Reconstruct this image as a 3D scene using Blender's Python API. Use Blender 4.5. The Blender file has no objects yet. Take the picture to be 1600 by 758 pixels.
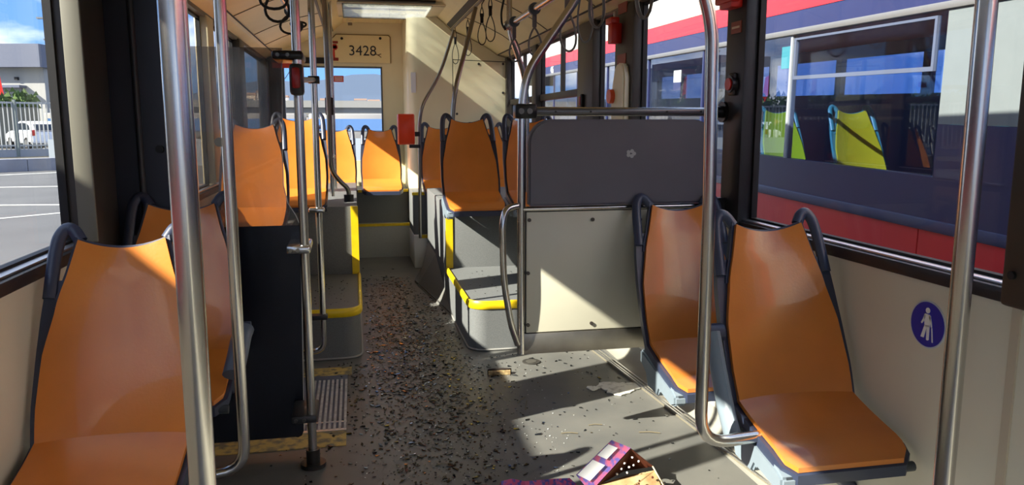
import bpy, bmesh, math, random
from mathutils import Vector, Matrix
random.seed(7)
scene = bpy.context.scene
COL = scene.collection

# ------------------------------------------------------------------ camera
F_PX, VPX, VPY = 1200.0, 553.0, 196.0
TH = math.atan((379 - VPY) / F_PX)
PS = math.atan((800 - VPX) * math.cos(TH) / F_PX)
CAM = Vector((0, 0, 1.3))
FW = Vector((math.sin(PS) * math.cos(TH), math.cos(PS) * math.cos(TH), -math.sin(TH)))
RT = Vector((math.cos(PS), -math.sin(PS), 0))
UP = RT.cross(FW)
cd = bpy.data.cameras.new('camera')
cd.sensor_width = 36.0
cd.lens = F_PX / 1600 * 36
cd.clip_start = 0.02
cd.clip_end = 3000
cam = bpy.data.objects.new('camera', cd)
COL.objects.link(cam)
cam.matrix_world = Matrix(((RT.x, UP.x, -FW.x, CAM.x), (RT.y, UP.y, -FW.y, CAM.y), (RT.z, UP.z, -FW.z, CAM.z), (0, 0, 0, 1)))
scene.camera = cam

# ------------------------------------------------------------------ light
SUN_DIR = Vector((1.0, 0.38, -0.74)).normalized()
sd = bpy.data.lights.new('sun', 'SUN')
sd.energy = 9.0
sd.angle = math.radians(0.6)
sd.color = (1.0, 0.93, 0.80)
sun = bpy.data.objects.new('sun', sd)
COL.objects.link(sun)
sun.rotation_euler = SUN_DIR.to_track_quat('-Z', 'Y').to_euler()

world = bpy.data.worlds.new('sky')
scene.world = world
world.use_nodes = True
nt = world.node_tree
nt.nodes.clear()
wo = nt.nodes.new('ShaderNodeOutputWorld')
bg = nt.nodes.new('ShaderNodeBackground')
tc = nt.nodes.new('ShaderNodeTexCoord')
sx = nt.nodes.new('ShaderNodeSeparateXYZ')
rm = nt.nodes.new('ShaderNodeValToRGB')
rm.color_ramp.elements[0].position = 0.0
rm.color_ramp.elements[0].color = (0.12, 0.25, 0.50, 1)
rm.color_ramp.elements[1].position = 0.5
rm.color_ramp.elements[1].color = (0.06, 0.16, 0.42, 1)
mp = nt.nodes.new('ShaderNodeMapping')
mp.inputs['Scale'].default_value = (3.0, 3.0, 8.0)
mp.inputs['Location'].default_value = (3.1, 2.2, 0.8)
ns = nt.nodes.new('ShaderNodeTexNoise')
ns.inputs['Scale'].default_value = 1.3
ns.inputs['Detail'].default_value = 7
cr = nt.nodes.new('ShaderNodeValToRGB')
cr.color_ramp.elements[0].position = 0.47
cr.color_ramp.elements[1].position = 0.60
mx = nt.nodes.new('ShaderNodeMix')
mx.data_type = 'RGBA'
mx.inputs[7].default_value = (0.80, 0.81, 0.84, 1)
nt.links.new(tc.outputs['Generated'], sx.inputs[0])
nt.links.new(sx.outputs['Z'], rm.inputs[0])
nt.links.new(tc.outputs['Generated'], mp.inputs[0])
nt.links.new(mp.outputs[0], ns.inputs['Vector'])
nt.links.new(ns.outputs[0], cr.inputs[0])
nt.links.new(cr.outputs[0], mx.inputs[0])
nt.links.new(rm.outputs[0], mx.inputs[6])
nt.links.new(mx.outputs[2], bg.inputs[0])
bg.inputs[1].default_value = 1.6
nt.links.new(bg.outputs[0], wo.inputs[0])

scene.view_settings.view_transform = 'Standard'
scene.view_settings.look = 'None'
scene.view_settings.gamma = 1.0
scene.view_settings.use_curve_mapping = False
scene.view_settings.exposure = 0.88
scene.cycles.diffuse_bounces = 8
scene.cycles.transparent_max_bounces = 32


# ------------------------------------------------------------------ helpers
def at(px, py, X=None, Y=None, Z=None, D=None):
    """world point seen at a pixel of the 1600x758 frame, at a known X, Y, Z or depth"""
    d = FW * F_PX + RT * (px - 800) + UP * (379 - py)
    if X is not None: t = X / d.x
    elif Y is not None: t = Y / d.y
    elif Z is not None: t = (Z - CAM.z) / d.z
    else: t = D / F_PX
    return CAM + d * t


MATS = {}


def srgb(r, g, b):
    f = lambda c: (c / 255 / 12.92) if c / 255 <= 0.04045 else ((c / 255 + 0.055) / 1.055) ** 2.4
    return (f(r), f(g), f(b))


def mat(name, col, rough=0.5, metal=0.0, var=0.0, vscale=8.0, bump=0.0, bscale=60.0, coat=0.0, col2=None, lo=0.35, hi=0.65, stretch=None, emit=0.0):
    if name in MATS: return MATS[name]
    m = bpy.data.materials.new(name)
    m.use_nodes = True
    n = m.node_tree
    b = n.nodes['Principled BSDF']
    b.inputs['Base Color'].default_value = (*col, 1)
    b.inputs['Roughness'].default_value = rough
    b.inputs['Metallic'].default_value = metal
    if coat: b.inputs['Coat Weight'].default_value = coat
    tcn = n.nodes.new('ShaderNodeTexCoord')
    vec = tcn.outputs['Object']
    if stretch:
        mpn = n.nodes.new('ShaderNodeMapping')
        mpn.inputs['Scale'].default_value = stretch
        n.links.new(vec, mpn.inputs[0])
        vec = mpn.outputs[0]
    if var or col2:
        c2 = col2 if col2 else tuple(max(0, c * (1 - var)) for c in col)
        t = n.nodes.new('ShaderNodeTexNoise')
        t.inputs['Scale'].default_value = vscale
        t.inputs['Detail'].default_value = 6
        r = n.nodes.new('ShaderNodeValToRGB')
        r.color_ramp.elements[0].position = lo
        r.color_ramp.elements[0].color = (*c2, 1)
        r.color_ramp.elements[1].position = hi
        r.color_ramp.elements[1].color = (*col, 1)
        n.links.new(vec, t.inputs['Vector'])
        n.links.new(t.outputs[0], r.inputs[0])
        n.links.new(r.outputs[0], b.inputs['Base Color'])
    if bump:
        t2 = n.nodes.new('ShaderNodeTexNoise')
        t2.inputs['Scale'].default_value = bscale
        bp = n.nodes.new('ShaderNodeBump')
        bp.inputs['Strength'].default_value = bump
        bp.inputs['Distance'].default_value = 0.01
        n.links.new(vec, t2.inputs['Vector'])
        n.links.new(t2.outputs[0], bp.inputs['Height'])
        n.links.new(bp.outputs[0], b.inputs['Normal'])
    MATS[name] = m
    return m


def glass(name, tint, gloss=0.05, rough=0.0, dirt=0.0, trans=False):
    if name in MATS: return MATS[name]
    m = bpy.data.materials.new(name)
    m.use_nodes = True
    n = m.node_tree
    n.nodes.clear()
    o = n.nodes.new('ShaderNodeOutputMaterial')
    tr = n.nodes.new('ShaderNodeBsdfTransparent')
    tr.inputs[0].default_value = (*tint, 1)
    gl = n.nodes.new('ShaderNodeBsdfGlossy')
    gl.inputs['Roughness'].default_value = rough
    lw = n.nodes.new('ShaderNodeLayerWeight')
    fr = n.nodes.new('ShaderNodeMath')
    fr.operation = 'POWER'
    fr.inputs[1].default_value = 4.5
    n.links.new(lw.outputs['Facing'], fr.inputs[0])
    ad = n.nodes.new('ShaderNodeMath')
    ad.operation = 'ADD'
    ad.inputs[1].default_value = 0.035
    n.links.new(fr.outputs[0], ad.inputs[0])
    fr = ad
    mu = n.nodes.new('ShaderNodeMath')
    mu.operation = 'MULTIPLY'
    mu.inputs[1].default_value = gloss
    mi = n.nodes.new('ShaderNodeMixShader')
    n.links.new(fr.outputs[0], mu.inputs[0])
    n.links.new(mu.outputs[0], mi.inputs[0])
    n.links.new(tr.outputs[0], mi.inputs[1])
    n.links.new(gl.outputs[0], mi.inputs[2])
    last = mi.outputs[0]
    if dirt:
        df = n.nodes.new('ShaderNodeBsdfTranslucent' if trans else 'ShaderNodeBsdfDiffuse')
        df.inputs[0].default_value = (0.45, 0.45, 0.43, 1)
        tcn = n.nodes.new('ShaderNodeTexCoord')
        t = n.nodes.new('ShaderNodeTexNoise')
        t.inputs['Scale'].default_value = 9
        t.inputs['Detail'].default_value = 6
        m2 = n.nodes.new('ShaderNodeMath')
        m2.operation = 'MULTIPLY'
        m2.inputs[1].default_value = dirt
        mi2 = n.nodes.new('ShaderNodeMixShader')
        n.links.new(tcn.outputs['Object'], t.inputs['Vector'])
        n.links.new(t.outputs[0], m2.inputs[0])
        n.links.new(m2.outputs[0], mi2.inputs[0])
        n.links.new(last, mi2.inputs[1])
        n.links.new(df.outputs[0], mi2.inputs[2])
        last = mi2.outputs[0]
    n.links.new(last, o.inputs[0])
    MATS[name] = m
    return m


CREAM = mat('cream_panel', srgb(234, 222, 184), 0.35, var=0.06, vscale=3)
CEILM = mat('ceiling_laminate', srgb(240, 222, 168), 0.4, var=0.07, vscale=4)
WALLM = mat('wall_laminate', srgb(222, 219, 202), 0.3, var=0.07, vscale=2.5)
DARK = mat('dark_plastic', srgb(44, 44, 48), 0.45, var=0.2, vscale=12, bump=0.05, bscale=200)
HEADM = mat('brown_grey_header', srgb(112, 100, 88), 0.45, var=0.12, vscale=10)
PILM = mat('pillar_trim', srgb(66, 60, 54), 0.45, var=0.15, vscale=7)
BLACK = mat('black_rubber', srgb(20, 20, 22), 0.6)
STEEL = mat('brushed_steel', (0.62, 0.60, 0.57), 0.22, 1.0, var=0.12, vscale=30, stretch=(1, 1, 0.05))
STEEL2 = mat('dull_steel_plate', (0.42, 0.39, 0.33), 0.42, 1.0, var=0.3, vscale=6)
ALU = mat('aluminium', (0.70, 0.71, 0.74), 0.35, 1.0)
FRAME = mat('seat_frame_plastic', srgb(52, 60, 82), 0.38, var=0.15, vscale=9)
FRAMEL = mat('seat_side_casting', srgb(128, 142, 152), 0.4, var=0.1, vscale=9)
ORANGE = mat('orange_plastic', srgb(216, 130, 52), 0.24, var=0.12, vscale=5, bump=0.03, bscale=120, coat=0.35)
FLOORM = mat('vinyl_floor', srgb(114, 113, 107), 0.40, col2=srgb(92, 93, 91), vscale=3.0, lo=0.3, hi=0.7, bump=0.06, bscale=250)
PODM = mat('podium_vinyl', srgb(112, 115, 115), 0.6, var=0.2, vscale=160, bump=0.15, bscale=400)
YEL = mat('yellow_nosing', srgb(245, 208, 20), 0.4, var=0.15, vscale=14)
YELW = mat('worn_yellow_strip', srgb(196, 168, 92), 0.6, col2=srgb(120, 112, 86), vscale=22, lo=0.4, hi=0.55)
RED = mat('red_plastic', srgb(205, 40, 26), 0.35)
ORBOX = mat('orange_red_box', srgb(226, 66, 24), 0.3, var=0.05)
PAD = mat('dark_grey_pad', srgb(96, 94, 102), 0.5, var=0.10, vscale=5, bump=0.08, bscale=300)
PANEL = mat('partition_panel', srgb(206, 203, 182), 0.35, var=0.05, vscale=5)
GLASS = glass('window_glass', (0.96, 0.97, 0.97), 0.45)
SMOKE = glass('screen_glass', (0.60, 0.57, 0.54), 0.6, dirt=0.34)
BUSGL = glass('bus_glass', (0.66, 0.72, 0.84), 1.5)
HATCHG = glass('hatch_glass', (0.62, 0.66, 0.68), 0.4, dirt=0.55, trans=True)
STRAP = mat('strap_black', srgb(30, 30, 30), 0.5)
STRAPG = mat('strap_grey', srgb(104, 106, 108), 0.45)
WHITE = mat('white_print', (0.85, 0.86, 0.87), 0.5)
BLUES = mat('blue_sticker', srgb(32, 44, 170), 0.35)


def link(me, name, material, parent=None, smooth=False):
    o = bpy.data.objects.new(name, me)
    COL.objects.link(o)
    if material is not None:
        me.materials.append(material)
    if smooth:
        me.polygons.foreach_set('use_smooth', [True] * len(me.polygons))
        try: me.set_sharp_from_angle(angle=math.radians(40))
        except Exception: pass
    if parent is not None: o.parent = parent
    return o


def tag(o, label, cat, group=None, kind=None):
    o['label'] = label
    o['category'] = cat
    if group: o['group'] = group
    if kind: o['kind'] = kind
    return o


def thing(name, label, cat, loc=(0, 0, 0), rz=0, group=None, kind=None):
    o = bpy.data.objects.new(name, None)
    o.empty_display_size = 0.05
    COL.objects.link(o)
    o.location = loc
    o.rotation_euler = (0, 0, rz)
    return tag(o, label, cat, group, kind)


def part(o, parent):
    """parent o (built in world space) under an unrotated or rotated empty, keeping its place"""
    pm = Matrix.Translation(parent.location) @ parent.rotation_euler.to_matrix().to_4x4()
    o.parent = parent
    o.matrix_parent_inverse = pm.inverted()
    return o


def pyd(name, vs, fs, material, parent=None, smooth=False):
    me = bpy.data.meshes.new(name)
    me.from_pydata([tuple(v) for v in vs], [], fs)
    bm = bmesh.new()
    bm.from_mesh(me)
    bmesh.ops.recalc_face_normals(bm, faces=bm.faces)
    bm.to_mesh(me)
    bm.free()
    o = link(me, name, material, None, smooth)
    if parent is not None: part(o, parent)
    return o


def box(name, x0, x1, y0, y1, z0, z1, material, parent=None, bev=0.0, seg=2):
    bm = bmesh.new()
    bmesh.ops.create_cube(bm, size=1)
    for v in bm.verts:
        v.co = Vector((x0 + (v.co.x + .5) * (x1 - x0), y0 + (v.co.y + .5) * (y1 - y0), z0 + (v.co.z + .5) * (z1 - z0)))
    if bev:
        bmesh.ops.bevel(bm, geom=bm.edges[:], offset=bev, segments=seg, affect='EDGES', profile=0.5)
    me = bpy.data.meshes.new(name)
    bm.to_mesh(me)
    bm.free()
    o = link(me, name, material, None, bev > 0)
    if parent is not None: part(o, parent)
    return o


def prism(name, pts, axis, a0, a1, material, parent=None, bev=0.0, smooth=False):
    """2D outline extruded along an axis: axis 'x': pts=(y,z); 'y': pts=(x,z); 'z': pts=(x,y)"""
    def mk(p, a):
        if axis == 'x': return (a, p[0], p[1])
        if axis == 'y': return (p[0], a, p[1])
        return (p[0], p[1], a)
    n = len(pts)
    vs = [mk(p, a0) for p in pts] + [mk(p, a1) for p in pts]
    fs = [tuple(range(n)), tuple(range(2 * n - 1, n - 1, -1))]
    fs += [(i, (i + 1) % n, n + (i + 1) % n, n + i) for i in range(n)]
    me = bpy.data.meshes.new(name)
    me.from_pydata(vs, [], fs)
    bm = bmesh.new()
    bm.from_mesh(me)
    bmesh.ops.recalc_face_normals(bm, faces=bm.faces)
    if bev:
        bmesh.ops.bevel(bm, geom=[e for e in bm.edges if e.calc_face_angle(0) > 0.5], offset=bev, segments=2, affect='EDGES')
    bm.to_mesh(me)
    bm.free()
    o = link(me, name, material, None, smooth or bev > 0)
    if parent is not None: part(o, parent)
    return o


def fillet(pts, r, seg=6):
    pts = [Vector(p) for p in pts]
    if len(pts) < 3 or r <= 0: return pts
    out = [pts[0]]
    for i in range(1, len(pts) - 1):
        a, b, c = pts[i - 1], pts[i], pts[i + 1]
        l1, l2 = (a - b).length, (c - b).length
        d = min(r, l1 * 0.48, l2 * 0.48)
        p, q = b + (a - b).normalized() * d, b + (c - b).normalized() * d
        for k in range(seg + 1):
            t = k / seg
            out.append((1 - t) ** 2 * p + 2 * t * (1 - t) * b + t * t * q)
    out.append(pts[-1])
    return out


def tube_data(path, r, n=12, closed=False, flat=None):
    path = [Vector(p) for p in path]
    vs, fs = [], []
    m = len(path)
    tan = []
    for i in range(m):
        if closed: t = path[(i + 1) % m] - path[i - 1]
        else: t = path[min(i + 1, m - 1)] - path[max(i - 1, 0)]
        tan.append(t.normalized())
    ref = Vector((0, 0, 1)) if abs(tan[0].z) < 0.9 else Vector((1, 0, 0))
    u = tan[0].cross(ref).normalized()
    for i in range(m):
        u = (u - tan[i] * u.dot(tan[i])).normalized()
        w = tan[i].cross(u)
        for k in range(n):
            a = 2 * math.pi * k / n
            ru, rw = (r, r) if flat is None else flat
            vs.append(path[i] + u * (math.cos(a) * ru) + w * (math.sin(a) * rw))
    for i in range(m if closed else m - 1):
        j = (i + 1) % m
        for k in range(n):
            fs.append((i * n + k, i * n + (k + 1) % n, j * n + (k + 1) % n, j * n + k))
    if not closed:
        fs.append(tuple(range(n - 1, -1, -1)))
        fs.append(tuple((m - 1) * n + k for k in range(n)))
    return vs, fs


def tube(name, path, r, material, parent=None, n=12, closed=False, fil=0.0, flat=None):
    if fil: path = fillet(path, fil)
    vs, fs = tube_data(path, r, n, closed, flat)
    return pyd(name, vs, fs, material, parent, True)


def merge(parts):
    vs, fs = [], []
    for v, f in parts:
        o = len(vs)
        vs += list(v)
        fs += [tuple(i + o for i in q) for q in f]
    return vs, fs


def boxd(x0, x1, y0, y1, z0, z1):
    v = [(x, y, z) for x in (x0, x1) for y in (y0, y1) for z in (z0, z1)]
    return v, [(0, 1, 3, 2), (4, 6, 7, 5), (0, 4, 5, 1), (2, 3, 7, 6), (0, 2, 6, 4), (1, 5, 7, 3)]


def cyl(name, p, axis, r, h, material, parent=None, n=20, bev=0.0):
    """short cylinder centred at p, along axis vector"""
    ax = Vector(axis).normalized()
    p = Vector(p)
    pts = [p - ax * h / 2, p + ax * h / 2]
    vs, fs = tube_data(pts, r, n)
    return pyd(name, vs, fs, material, parent, True)


def sheet(f, nu, nv, thick, nrm):
    """closed solid from surface f(u,v), thickened along nrm(u,v)"""
    A, B = [], []
    for j in range(nv + 1):
        for i in range(nu + 1):
            u, v = i / nu, j / nv
            p = Vector(f(u, v))
            A.append(p)
            B.append(p + Vector(nrm) * thick)
    vs = A + B
    N = len(A)
    fs = []
    idx = lambda i, j: j * (nu + 1) + i
    for j in range(nv):
        for i in range(nu):
            q = (idx(i, j), idx(i + 1, j), idx(i + 1, j + 1), idx(i, j + 1))
            fs.append(q)
            fs.append(tuple(N + k for k in reversed(q)))
    ring = [idx(i, 0) for i in range(nu)] + [idx(nu, j) for j in range(nv)] + [idx(i, nv) for i in range(nu, 0, -1)] + [idx(0, j) for j in range(nv, 0, -1)]
    for a, b in zip(ring, ring[1:] + ring[:1]):
        fs.append((a, b, N + b, N + a))
    return vs, fs


def copy_tree(o, parent=None):
    c = o.copy()
    COL.objects.link(c)
    if parent is not None: c.parent = parent
    for ch in list(o.children):
        copy_tree(ch, c)
    return c


def text_mesh(name, body, size, material, parent, origin, xdir, ydir, ext=0.0008, align='CENTER'):
    cu = bpy.data.curves.new(name, 'FONT')
    cu.body = body
    cu.size = size
    cu.extrude = ext
    cu.align_x = align
    cu.align_y = 'CENTER'
    tmp = bpy.data.objects.new(name + '_tmp', cu)
    COL.objects.link(tmp)
    dg = bpy.context.evaluated_depsgraph_get()
    me = bpy.data.meshes.new_from_object(tmp.evaluated_get(dg))
    bpy.data.objects.remove(tmp)
    X, Yv = Vector(xdir).normalized(), Vector(ydir).normalized()
    Z = X.cross(Yv)
    M = Matrix(((X.x, Yv.x, Z.x, origin[0]), (X.y, Yv.y, Z.y, origin[1]), (X.z, Yv.z, Z.z, origin[2]), (0, 0, 0, 1)))
    me.transform(M)
    me.materials.clear()
    o = link(me, name, material)
    if parent is not None: part(o, parent)
    return o


def struct(o, label, cat='structure'):
    return tag(o, label, cat, kind='structure')


# ================================================================== bus shell
XL, XR = -0.86, 1.50
YF, YB = -3.2, 8.4
SILL, HEAD = 0.93, 1.95
OUT = 0.07

floor = box('floor', XL - OUT, XR + OUT, YF, YB, -0.08, 0.0, FLOORM)
struct(floor, 'grey vinyl bus floor of the aisle', 'floor')

# --- ceiling: cross-section swept along the bus
prof = [(XL - 0.02, 1.965), (-0.80, 2.005), (-0.77, 2.03), (-0.62, 2.10), (-0.45, 2.165), (-0.25, 2.215), (-0.16, 2.29), (-0.08, 2.36),
        (0.78, 2.36), (0.87, 2.29), (0.95, 2.215), (1.12, 2.15), (1.28, 2.07), (1.41, 1.985), (1.46, 1.975), (XR + 0.02, 1.96)]
n = len(prof)
HY0, HY1 = 6.93, 7.76
segs_ = []
for (ya, yb, hole) in ((YF, HY0, False), (HY0, HY1, True), (HY1, YB, False)):
    for i in range(n - 1):
        if hole and i == 7: continue
        (xa, za), (xb, zb) = prof[i], prof[i + 1]
        v = [(xa, ya, za), (xb, ya, zb), (xb, yb, zb), (xa, yb, za)]
        v += [(q[0], q[1], q[2] + 0.04) for q in v]
        segs_.append((v, [(0, 1, 2, 3), (7, 6, 5, 4), (0, 4, 5, 1), (1, 5, 6, 2), (2, 6, 7, 3), (3, 7, 4, 0)]))
vs, fs = merge(segs_)
ceil = pyd('ceiling', vs, fs, CEILM)
struct(ceil, 'cream laminate bus ceiling with sloping sides', 'ceiling')
vs, fs = merge([boxd(XL - OUT, XR + OUT, YF, HY0, 2.42, 2.46), boxd(XL - OUT, XR + OUT, HY1, YB + 0.08, 2.42, 2.46), boxd(XL - OUT, -0.08, HY0, HY1, 2.42, 2.46), boxd(0.78, XR + OUT, HY0, HY1, 2.42, 2.46)])
pyd('roof', vs, fs, CREAM, ceil)
for s, (xa, za, xb, zb) in enumerate([(-0.245, 2.222, -0.17, 2.285), (0.875, 2.288, 0.945, 2.222)]):
    # dark grille slot running along each duct
    dx, dz = xb - xa, zb - za
    p = [(xa + dx * .35, za + dz * .35 - .004), (xa + dx * .85, za + dz * .85 - .004), (xa + dx * .85, za + dz * .85 - .012), (xa + dx * .35, za + dz * .35 - .012)]
    prism('air_slot', p, 'y', YF, 7.55 if s else 8.38, BLACK, ceil)
for sgn in (0, 1):
    xe, ze = ((-0.25, 2.213), (0.95, 2.213))[sgn]
    tube('duct_lip', [(xe, YF, ze), (xe, 7.58 if sgn else 8.38, ze)], 0.011, HEADM, ceil, 8)
    xe, ze = ((-0.775, 2.024), (1.405, 1.984))[sgn]
    tube('ceiling_seam', [(xe, YF, ze), (xe, 7.58 if sgn else 8.38, ze)], 0.006, BLACK, ceil, 6)
for y in (2.2, 3.3, 4.45, 5.6, 6.7, 7.5):      # cross seams of the sloping panels
    tube('panel_seam', [(-0.77, y, 2.028), (-0.62, y, 2.098), (-0.45, y, 2.163), (-0.25, y, 2.213)], 0.0035, HEADM, ceil, 6)
    if y < 7.2:
        tube('panel_seam', [(1.40, y, 1.988), (1.28, y, 2.068), (1.12, y, 2.148), (0.95, y, 2.213)], 0.0035, HEADM, ceil, 6)

# roof hatch in the rear of the ceiling
hz = 2.36
hatch = thing('roof_hatch', 'pale glazed roof hatch in the ceiling above the rear window', 'hatch', (0.28, 7.4, hz))
vs, fs = merge([boxd(-0.12, 0.82, HY0 - 0.05, HY0 + 0.03, hz - 0.03, hz + 0.005), boxd(-0.12, 0.82, HY1 - 0.03, HY1 + 0.05, hz - 0.03, hz + 0.005),
                boxd(-0.12, -0.06, HY0, HY1, hz - 0.03, hz + 0.005), boxd(0.70, 0.82, HY0, HY1, hz - 0.03, hz + 0.005)])
pyd('hatch_frame', vs, fs, CREAM, hatch)
box('pane', -0.07, 0.70, HY0 - 0.02, HY1 + 0.02, hz - 0.040, hz - 0.032, HATCHG, hatch)
box('dark_rim', -0.12, 0.72, HY0 - 0.12, HY0 - 0.055, hz - 0.02, hz - 0.001, BLACK, hatch, 0.006)
for i in range(17):
    x = -0.075 + i * 0.052
    if x < 0.76: box('ceiling_rib', x, x + 0.02, 7.82, 8.36, hz - 0.006, hz, CEILM, ceil)
cam_d = thing('ceiling_camera', 'small round sensor dome on the rear ceiling ribs', 'camera', tuple(at(547, 39, Y=8.2)))
c0 = at(547, 39, Y=8.2)
cyl('mount', (c0.x, 8.2, 2.345), (0, 0, 1), 0.035, 0.03, CREAM, cam_d)
cyl('dome', (c0.x, 8.2, 2.32), (0, 0, 1), 0.022, 0.03, mat('dome_grey', srgb(120, 116, 104), 0.2), cam_d)


# --- side walls
def side_wall(side):
    sg = 1 if side == 'right' else -1
    xi = XR if sg > 0 else XL
    xo = xi + sg * OUT
    a, b = sorted((xi, xo))
    w = thing('wall_' + side, 'pale cream wall panel below the windows on the %s' % ('side with the blue round sticker' if sg > 0 else 'door side of the bus'), 'wall', (xi, 2, 0), kind='structure')
    if sg > 0:
        box('wall_panel', a, b, YF, YB, 0.0, 0.885, WALLM, w)
    else:
        box('wall_panel', a, b, YF, 2.66, 0.0, 0.885, WALLM, w)
        box('wall_panel', a, b, 4.12, YB, 0.0, 0.885, WALLM, w)
    box('upper_panel', a, b, YF, YB, HEAD, 2.5, HEADM, w)
    # cove at the floor
    pts = [(xi, 0.0), (xi - sg * 0.09, 0.0)]
    for k in range(7):
        t = k / 6 * math.pi / 2
        pts.append((xi - sg * 0.09 * (1 - math.sin(t)), 0.09 * (1 - math.cos(t)) + 0.001))
    for (y0, y1) in ([(YF, YB)] if sg > 0 else [(YF, 2.66), (4.12, YB)]):
        prism('floor_cove', pts, 'y', y0, y1, mat('cove_grey', srgb(150, 148, 138), 0.45, var=0.1), w, smooth=True)
    return w


wr = side_wall('right')
wl = side_wall('left')
# seams on the right wall panel
for y in (1.47,):
    box('wall_seam', XR - 0.006, XR, y - 0.012, y + 0.012, 0.0, 0.885, mat('seam_tan', srgb(196, 186, 166), 0.4), wr)
# front end of the bus behind the camera: dash panel and windscreen
wf = thing('wall_front', 'front end of the bus with a wide windscreen', 'wall', (0.3, YF, 0), kind='structure')
box('dash_panel', XL, XR, YF - 0.05, YF, 0, 0.8, WALLM, wf)
box('header', XL, XR, YF - 0.05, YF, 2.05, 2.45, CREAM, wf)
box('windscreen', XL, XR, YF - 0.03, YF - 0.02, 0.8, 2.05, GLASS, wf)

# --- sill trims
for i, (sg, segs) in enumerate([(1, [(YF, YB)]), (-1, [(YF, 2.66), (4.12, YB)])]):
    xi = XR if sg > 0 else XL
    for j, (y0, y1) in enumerate(segs):
        a, b = sorted((xi - sg * 0.012, xi + sg * 0.05))
        t = box('trim_%d' % (i * 3 + j + 1), a, b, y0, y1, 0.885, SILL - 0.008, DARK, None, 0.006)
        struct(t, ('dark window sill trim along the right wall', 'dark window sill trim beside the nearest left seat', 'dark window sill trim behind the left door')[i + j], 'trim')
        a, b = sorted((xi + sg * 0.004, xi + sg * 0.055))
        box('sill_strip', a, b, y0, y1, SILL - 0.008, SILL, ALU, t, 0.002)


# --- windows: glass, gasket, pillars
def window(i, sg, y0, y1, label, bar=None, z0=SILL):
    x = (XR + 0.045) if sg > 0 else (XL - 0.045)
    w = thing('window_%d' % i, label, 'window', (x, (y0 + y1) / 2, z0), kind='structure')
    box('pane', x - 0.003, x + 0.003, y0, y1, z0, HEAD, GLASS, w)
    g = 0.014
    xa, xb = x - 0.012, x + 0.012
    for (a, b, c, d) in ((y0, y0 + g, z0, HEAD), (y1 - g, y1, z0, HEAD), (y0 + g, y1 - g, HEAD - g, HEAD), (y0 + g, y1 - g, z0, z0 + 0.008)):
        box('gasket', xa, xb, a, b, c, d, BLACK, w)
    if bar:
        box('hopper_bar', x - 0.03, x + 0.01, y0 + g, y1 - g, bar, bar + 0.05, PILM, w, 0.004)
        box('hopper_divider', x - 0.02, x + 0.01, y0 + (y1 - y0) * .46, y0 + (y1 - y0) * .46 + 0.035, bar + 0.05, HEAD - g, PILM, w)


window(1, 1, 1.51, 2.79, 'large side window beside the nearest right seat showing the parked bus')
window(2, 1, 2.95, 4.02, 'side window above the grey partition rail')
window(3, 1, 4.32, 4.74, 'narrow side window between the red hammer and dark pillar')
window(4, 1, 5.08, 6.30, 'side window with an opening hopper above the raised seats', 1.50)
window(5, 1, 6.45, 7.55, 'rearmost right side window beside the engine tower', 1.50)
window(6, 1, -3.0, 1.25, 'front right side window beyond the near pole')
window(7, -1, 1.92, 2.66, 'left side window looking on to the parking lot')
window(8, -1, -3.0, 1.80, 'front left side window beyond the near left pole')
window(9, -1, 5.26, 6.35, 'left side window behind the glass screen')
window(10, -1, 6.60, 8.15, 'rearmost left side window')
window(12, -1, 4.36, 5.06, 'narrow left window between the two cream door pillars')

PIL = [(1, 1.25, 1.51, 'dark pillar at the right edge beside the near pole'), (1, 2.79, 2.95, 'dark window pillar carrying the partition rail flange'),
       (1, 4.02, 4.32, 'dark window pillar with a red hammer box'), (1, 4.74, 5.08, 'brown grey pillar before the hopper window'),
       (1, 6.30, 6.45, 'slim dark pillar beyond the hopper window'), (1, 7.55, YB, 'dark corner pillar beside the engine tower'), (1, YF, -3.0, 'front right corner pillar'),
       (-1, 1.80, 1.92, 'dark left pillar at the front of the parking lot window'), 
       (-1, 6.35, 6.60, 'dark pillar between the left rear windows'), (-1, 8.15, YB, 'dark rear left corner pillar'), (-1, YF, -3.0, 'front left corner pillar')]
for i, (sg, y0, y1, lb) in enumerate(PIL):
    xi = XR if sg > 0 else XL
    a, b = sorted((xi - sg * 0.02, xi + sg * 0.068))
    z0 = SILL + 0.002 if sg < 0 else (SILL - 0.03 if i else SILL - 0.05)
    t = box('trim_%d' % (i + 10), a, b, y0, y1, z0, HEAD + 0.01, PILM if i != 1 else DARK, None, 0.012)
    struct(t, lb, 'pillar')
t = box('trim_30', XL - 0.068, XL + 0.012, 4.12, 4.36, 0.94, HEAD + 0.01, CREAM, None, 0.01)
struct(t, 'cream wall pillar at the rear edge of the left door', 'pillar')
t = box('trim_31', XL - 0.068, XL + 0.012, 5.06, 5.26, 0.94, HEAD + 0.01, CREAM, None, 0.01)
struct(t, 'narrow cream wall pillar between the left rear windows', 'pillar')

# --- door portal on the left: dark column, doors
col_ = thing('trim_32', 'tall dark door column behind the near left pole', 'pillar', (-0.76, 2.75, 0), kind='structure')
box('wall_side', XL - 0.06, XL + 0.012, 2.66, 3.012, 0.0, 2.0, PILM, col_, 0.008)
prism('column', [(XL - 0.005, 3.012), (XL + 0.21, 3.012), (XL + 0.21, 3.05), (XL - 0.005, 3.05)], 'z', 0.0, 2.02, mat('door_column', srgb(40, 42, 54), 0.35, var=0.15, vscale=6), col_, 0.012)
tube('cable_cover', [(XL + 0.10, 3.012, 0.1), (XL + 0.10, 3.012, 2.0)], 0.012, DARK, col_, 10)
b0 = at(250, 233, Y=3.006)
cyl('bolt_head', b0, (0, 1, 0), 0.014, 0.02, BLACK, col_)
box('corner_strip', XL - 0.01, XL + 0.045, 2.652, 2.664, 0.93, 2.05, mat('gasket_grey', srgb(120, 118, 106), 0.5), col_, 0.004)
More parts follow.
